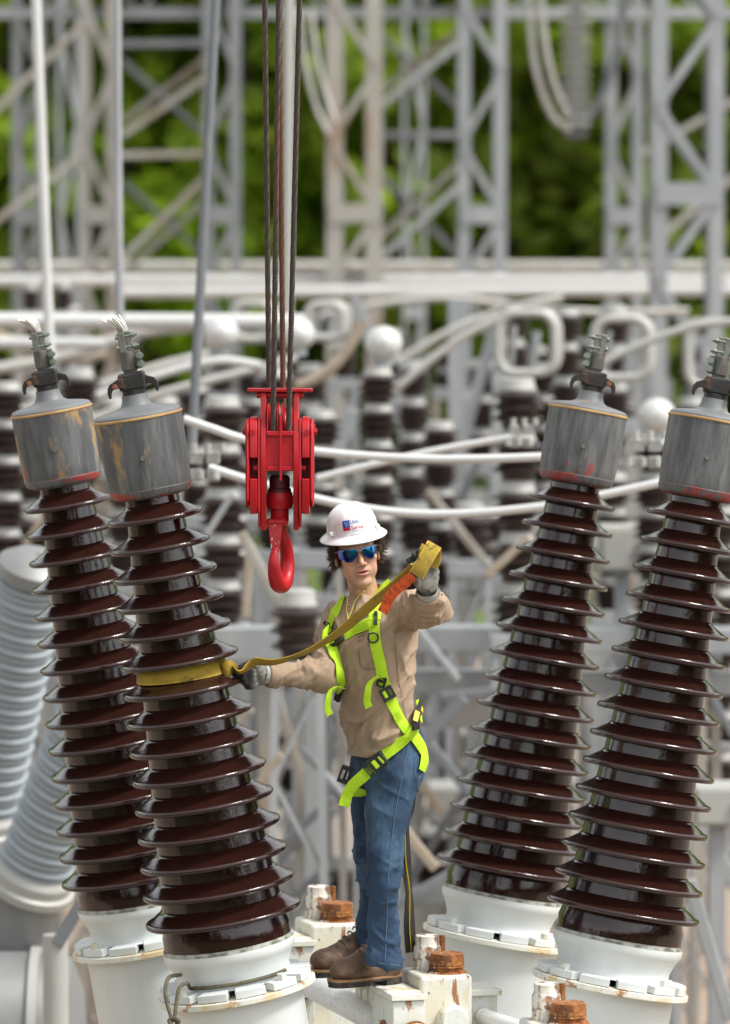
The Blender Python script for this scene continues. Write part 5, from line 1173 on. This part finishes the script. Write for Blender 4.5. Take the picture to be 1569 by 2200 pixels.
# collar band and ear-plug cord
cc = HM4 @ Vector((.010, .040, -.152)); pts = []; ws = []
for a in np.linspace(0, 2 * math.pi, 49):
    x, y = .068 * math.cos(a), .066 * math.sin(a); pts.append(cc + Vector((x, y, .42 * x + .28 * y - .012))); ws.append((Vector((-x, -y, 0)).normalized() * .35 + Vector((0, 0, 1))).normalized() * .010)
strip(pts, ws, .005, 'collar', 'tan', shirt, smooth=60)
for path in ([(751, 1284), (750, 1296), (748, 1312), (749, 1330), (751, 1338)], [(781, 1274), (772, 1285), (764, 1302), (757, 1322), (751, 1338)]):
    P, N = on_body(path, .012, 5, SB); q = MB(); q.tube(P, .0016, 6); q.build('ear_plug_cord', 'yellow_cord', person, smooth=60)

# ---------------------------------------------------------------- gloves
def glove(cones, lo, hi, k, dark, name, cuff):
    def f(P):
        groups = []
        for grp in cones:
            d = None
            for a, b, r1, r2 in grp:
                e = s_cone(P, a, b, r1, r2); d = e if d is None else smin(d, e, .008)
            groups.append(d)
        d = groups[0]
        for e in groups[1:]: d = smin(d, e, .0016)
        return d
    V, F = nets(f, lo, hi, .0028); N = vnormals(V, F); V = V + N * (.0014 * fold(V, (.8, 0, .6), 30, 90, 31))[:, None]
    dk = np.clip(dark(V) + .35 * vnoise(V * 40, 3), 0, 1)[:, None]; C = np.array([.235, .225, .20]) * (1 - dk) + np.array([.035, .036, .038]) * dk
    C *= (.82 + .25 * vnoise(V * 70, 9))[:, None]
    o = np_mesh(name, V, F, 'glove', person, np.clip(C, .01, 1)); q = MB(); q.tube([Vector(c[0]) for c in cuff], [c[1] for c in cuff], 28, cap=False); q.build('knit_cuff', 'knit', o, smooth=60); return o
# raised left hand, palm to the camera, fingers behind the sling
y0 = -.55; wr = W(920, 1283, -.50)
def G(x, y, d): return W(x, y, y0 + d)
palm = [(wr, G(917, 1258, 0), .027, .033), (G(908, 1258, -.004), G(904, 1232, 0), .022, .020), (G(926, 1260, 0), G(930, 1230, .004), .026, .024), (G(917, 1240, .003), G(916, 1222, .006), .026, .024)]
thumb = [(G(901, 1258, -.012), G(893, 1238, -.018), .0165, .014), (G(893, 1238, -.018), G(892, 1222, -.004), .0135, .0115)]
f1 = [(G(908, 1224, .004), G(904, 1206, .022), .0125, .0115), (G(904, 1206, .022), G(889, 1200, .000), .0112, .0105), (G(889, 1200, .000), G(879, 1204, -.050), .0105, .0095)]
f2 = [(G(916, 1218, .006), G(912, 1198, .026), .0128, .0118), (G(912, 1198, .026), G(899, 1189, .000), .0115, .0108), (G(899, 1189, .000), G(890, 1192, -.055), .0108, .0098)]
f3 = [(G(924, 1216, .008), G(922, 1194, .026), .0122, .0112), (G(922, 1194, .026), G(909, 1181, .000), .0112, .0105), (G(909, 1181, .000), G(900, 1183, -.050), .0105, .0095)]
f4 = [(G(933, 1220, .010), G(934, 1204, .020), .0118, .0108), (G(934, 1204, .020), G(926, 1196, .032), .0105, .0098)]
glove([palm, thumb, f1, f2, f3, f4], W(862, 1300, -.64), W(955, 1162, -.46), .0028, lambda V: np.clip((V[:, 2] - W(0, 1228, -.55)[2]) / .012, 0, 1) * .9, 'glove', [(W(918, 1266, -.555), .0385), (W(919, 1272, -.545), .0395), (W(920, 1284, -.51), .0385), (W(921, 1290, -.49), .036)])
q = MB(); q.tube([Vector(W(919.5, 1274, -.538)), Vector(W(920, 1278, -.527)), Vector(W(921.5, 1286, -.50)), Vector(W(923, 1293, -.475))], [.0445, .0475, .0485, .0495], 30, cap=False); so = q.build('sleeve_cuff', 'tan', shirt, smooth=60); so.modifiers.new('solid', 'SOLIDIFY').thickness = .004
q = MB(); q.tube([Vector(W(574, 1449, -.155)), Vector(W(578, 1449, -.152)), Vector(W(590, 1450, -.142)), Vector(W(598, 1450, -.135))], [.0415, .044, .0455, .046], 30, cap=False); so = q.build('sleeve_cuff', 'tan', shirt, smooth=60); so.modifiers.new('solid', 'SOLIDIFY').thickness = .004
# right hand closed on the sling beside the bushing
y0 = -.17; wr = W(580, 1449, -.15)
palm = [(wr, G(560, 1447, 0), .029, .031), (G(562, 1440, 0), G(546, 1439, 0), .022, .021), (G(562, 1458, 0), G(550, 1462, 0), .022, .019)]
thumb = [(G(557, 1433, -.01), G(538, 1427, -.020), .0155, .0135), (G(538, 1427, -.020), G(517, 1434, -.022), .0135, .011)]
f1 = [(G(548, 1440, -.014), G(527, 1446, -.046), .0120, .0115), (G(527, 1446, -.046), G(513, 1448, -.024), .0112, .0105), (G(513, 1448, -.024), G(500, 1446, .006), .0105, .0095)]
f2 = [(G(549, 1450, -.016), G(528, 1456, -.050), .0120, .0115), (G(528, 1456, -.050), G(518, 1457, -.022), .0112, .0105), (G(518, 1457, -.022), G(530, 1456, .004), .0105, .0095)]
f3 = [(G(551, 1459, -.014), G(533, 1465.5, -.048), .0116, .0110), (G(533, 1465.5, -.048), G(524, 1466, -.022), .0108, .0102), (G(524, 1466, -.022), G(534, 1464, .004), .0102, .0095)]
f4 = [(G(553, 1467, -.010), G(540, 1474.5, -.042), .0106, .0102), (G(540, 1474.5, -.042), G(532, 1475, -.018), .0100, .0096), (G(532, 1475, -.018), G(541, 1472, .004), .0096, .009)]
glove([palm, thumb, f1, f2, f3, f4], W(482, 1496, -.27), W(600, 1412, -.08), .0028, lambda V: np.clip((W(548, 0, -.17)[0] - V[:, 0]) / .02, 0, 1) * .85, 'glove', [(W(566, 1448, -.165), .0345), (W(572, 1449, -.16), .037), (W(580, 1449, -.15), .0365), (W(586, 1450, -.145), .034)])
# ---------------------------------------------------------------- boots
def boot(heel, toe, z, name, anchor):
    a = at_z(*heel, z); b = at_z(*toe, z); d = (b - a); d.z = 0; L = .312; d.normalize(); n = Vector((-d.y, d.x, 0)); Mx = Matrix.Translation((a.x, a.y, z)) @ Matrix((d, n, Vector((0, 0, 1)))).transposed().to_4x4()
    def f(P):
        e = s_ell(P, (.246, 0, .066), (.066, .051, .046)); e = smin(e, s_cone(P, (.045, 0, .062), (.20, 0, .060), .044, .043), .03); e = smin(e, s_cone(P, (.05, 0, .07), (.048, 0, .14), .044, .042), .03); e = smin(e, s_cone(P, (.10, 0, .135), (.20, 0, .088), .036, .036), .02)
        return smax(e, .026 - P[:, 2], .006)
    V, F = nets(f, (-.03, -.07, .01), (.33, .07, .25), .0045); N = vnormals(V, F); V = V + N * (.0022 * fold(V, (0.2, 0, 1), 6, 26, 41) * np.exp(-((V[:, 0] - .16) / .05) ** 2))[:, None]
    Vw = (np.c_[V, np.ones(len(V))] @ np.array(Mx).T)[:, :3]; up = np_mesh(name, Vw, F, 'leather', person)
    def outline(e, x0, x1):
        o = []
        for t in np.linspace(0, 2 * math.pi, 40, endpoint=False):
            c, s_ = math.cos(t), math.sin(t); x = .155 + (.157 + e) * c; w = (.040 + .014 * (x / .31) - .012 * math.exp(-((x - .11) / .05) ** 2) + e) * (1 if s_ >= 0 else -1) * abs(s_) ** .55; o.append((min(max(x, x0), x1), w))
        return o
    for nm, e, z0, z1, x0, x1, m in (('welt', .006, .026, .035, -1, 1, 'welt'), ('sole', .004, .017, .027, -1, 1, 'sole'), ('heel_block', .003, -.0, .019, -1, .092, 'sole'), ('front_tread', .002, .004, .019, .16, 1, 'sole')):
        o = outline(e, x0, x1); k = len(o); q = MB(); q.add([(x, y, z0) for x, y in o] + [(x, y, z1) for x, y in o], [tuple(range(k)), tuple(range(2 * k - 1, k - 1, -1))] + [(i, k + i, k + (i + 1) % k, (i + 1) % k) for i in range(k)], Mx); q.build(nm, m, up, smooth=40)
    for i in range(5):
        x = .205 - i * .022; zt = .112 + i * .016; q = MB(); q.tube([Mx @ Vector((x - .006, -.030, zt - .004)), Mx @ Vector((x, -.012, zt + .008)), Mx @ Vector((x + .004, .012, zt + .009)), Mx @ Vector((x - .004, .030, zt - .004))], .0032, 6); q.build('lace', 'lace', up, smooth=60)
    q = MB(); q.tube([Mx @ Vector(p) for p in ((.214, -.022, .108), (.226, 0, .114), (.214, .022, .108))], .005, 6); q.build('tongue_edge', 'leather', up, smooth=60)
boot((857, 2110), (719, 2124), 3.186, 'boot', 0)
boot((820, 2090), (674, 2102), 3.186, 'boot', 0)
# ================================================================ yellow lifting sling, tag, rope
sl = thing('lifting_sling', 'dirty yellow webbing sling choked round the bushing and held up by the worker', 'sling', tuple(at(500, 1445, -.2)))
BX = bush['FL'][1]
ring_s = 1.031
def core_pt(a, s, e): return BX @ Vector(((core_r(s) + e) * math.cos(a), (core_r(s) + e) * math.sin(a), s))
pts = []; ws = []
for a in np.linspace(R(20), R(-330), 60):
    s = ring_s - .004 * math.cos(a); pts.append(core_pt(a, s, .012)); ws.append((core_pt(a, s + .027, .009) - core_pt(a, s - .027, .016)) / 2)
strip(pts, ws, .006, 'choker', 'sling', sl, smooth=60)
q = MB()
path = [(478, 1437, -.205), (488, 1434, -.235), (498, 1436, -.24), (505, 1440, -.225), (508, 1446, -.2)]
def band(path, width, tilt, name, m='sling', thick=.006, sub=7):
    q = catmull([W(*p) for p in path], sub); T = np.gradient(np.array(q), axis=0); ws = []; tl = np.interp(np.linspace(0, len(tilt) - 1, len(q)), range(len(tilt)), tilt); wd = np.interp(np.linspace(0, len(width) - 1, len(q)), range(len(width)), width) if hasattr(width, '__len__') else [width] * len(q)
    for t, a, w in zip(T, tl, wd):
        t = Vector(t).normalized(); c = Vector((0, -1, 0)); b = t.cross(c).normalized(); c2 = b.cross(t).normalized(); ws.append((b * math.cos(R(a)) + c2 * math.sin(R(a))) * w / 2)
    return strip(q, ws, thick, name, m, sl, smooth=60)
band([(468, 1441, -.20), (480, 1438, -.236), (492, 1437, -.242), (501, 1438, -.225), (507, 1441, -.20)], [.058, .064, .064, .050, .026], [0, 0, 0, 0, 0], 'eye_fold')
band([(499, 1430, -.20), (505, 1438, -.232), (514, 1444, -.245), (525, 1440, -.24), (538, 1428, -.235), (552, 1421, -.235), (590, 1422, -.26), (640, 1408, -.30), (690, 1384, -.35), (740, 1350, -.40), (790, 1306, -.45), (835, 1266, -.50), (868, 1233, -.55), (893, 1210, -.60)], [.036, .040, .045, .05, .055, .058, .058, .058, .058, .058, .058, .056, .052, .05], [-76, -74, -72, -68, -60, -58, -66, -74, -68, -55, -48, -56, -64, -66], 'webbing')
lw = .88 * (W(915, 1208.5, -.6) - W(900, 1200, -.6))          # half-width of the flat eye loop
lp = catmull([W(*p) for p in ((895, 1236, -.628), (902, 1224, -.636), (912, 1206, -.64), (922, 1189, -.638), (930, 1176, -.632), (933, 1170.5, -.620), (934, 1172, -.607), (934, 1184, -.592), (932, 1200, -.582), (926, 1216, -.574))], 5)
strip(lp, [Vector(lw) * (1.0 if i > 4 else .8 + .05 * i) for i in range(len(lp))], .006, 'eye_loop', 'sling', sl, smooth=60)
sm = [Vector(p) for p in lp[9:17]]
band([(903, 1194, -.60), (909, 1183, -.606), (914, 1171, -.60)], [.02, .03, .03], [-35, -25, -20], 'webbing_layer')
for q0, w0, th in ((lp, [Vector(lw)] * len(lp), 1),):
    for sg in (-1, 1):
        q = MB(); q.tube([Vector(p) + w * sg * .98 for p, w in zip(q0, w0)], .0028, 6); q.build('selvedge', 'sling', sl, smooth=60)
for sg in (-1, 1):
    q = MB(); q.tube([p + w * sg * .98 for p, w in zip(pts, ws)], .0030, 6); q.build('selvedge', 'sling', sl, smooth=60)
MT['tagprint'] = mat('tag_print', (.22, .03, .012), .6)
tg = thing('warning_tag', 'orange printed tag hanging from the yellow sling by the raised glove', 'tag', tuple(at(826, 1318, -.5)))
q = catmull([W(*p) for p in ((888, 1237, -.598), (868, 1254, -.57), (849, 1270, -.545), (836, 1286, -.53), (829, 1302, -.52), (822, 1316, -.515))], 5); T = np.gradient(np.array(q), axis=0); ws = []
for i, t in enumerate(T):
    t = Vector(t).normalized(); b = t.cross(Vector((0, -1, 0))).normalized(); ws.append(b * .0195 + Vector((0, .006, 0)))
strip(q, ws, .0015, 'sheet', 'orange_tag', tg)
for o in (-.75, -.5, -.25, 0, .25, .5, .75):      # rows of print
    pp = [Vector(p) + w * o + Vector((0, -.0009, 0)) for p, w in zip(q[2:-3], ws[2:-3])]
    for k in range(0, len(pp) - 3, 3):
        strip(pp[k:k + 3], [w.normalized() * .0007 for w in ws[2 + k:5 + k]], .0003, 'print', 'tagprint', tg, uvs=False)
ro = thing('tie_rope', 'olive rope tied round the white foot of the sling bushing', 'rope', tuple(at(372, 2195, -.4)))
pts = [BX @ Vector((.221 * math.cos(a), .221 * math.sin(a), -.117)) for a in np.linspace(R(-28), R(-150), 26)]
e = [Vector(W(*p)) for p in ((366, 2098, -.335), (358, 2112, -.37), (356, 2140, -.40), (366, 2178, -.42), (374, 2196, -.425))]
q = MB(); q.tube(catmull(pts[:-3] + [Vector(W(402, 2112, -.335)), Vector(W(386, 2122, -.385)), Vector(W(380, 2150, -.40)), Vector(W(374, 2196, -.425))], 3), .0075, 9); q.build('loop', 'olive_rope', ro, smooth=60)
q = MB(); q.tube(catmull([Vector(W(390, 2094, -.30))] + e, 4), .0075, 9); q.build('end', 'olive_rope', ro, smooth=60)
q = MB(); c = Vector(W(374, 2196, -.43)); q.tube([c + Vector((.016 * math.cos(a) * (1 + .2 * math.sin(3 * a)), -.006 * math.sin(2 * a), .014 * math.sin(a))) for a in np.linspace(0, 4.4 * math.pi, 40)], .008, 8); q.build('knot', 'olive_rope', ro, smooth=60)
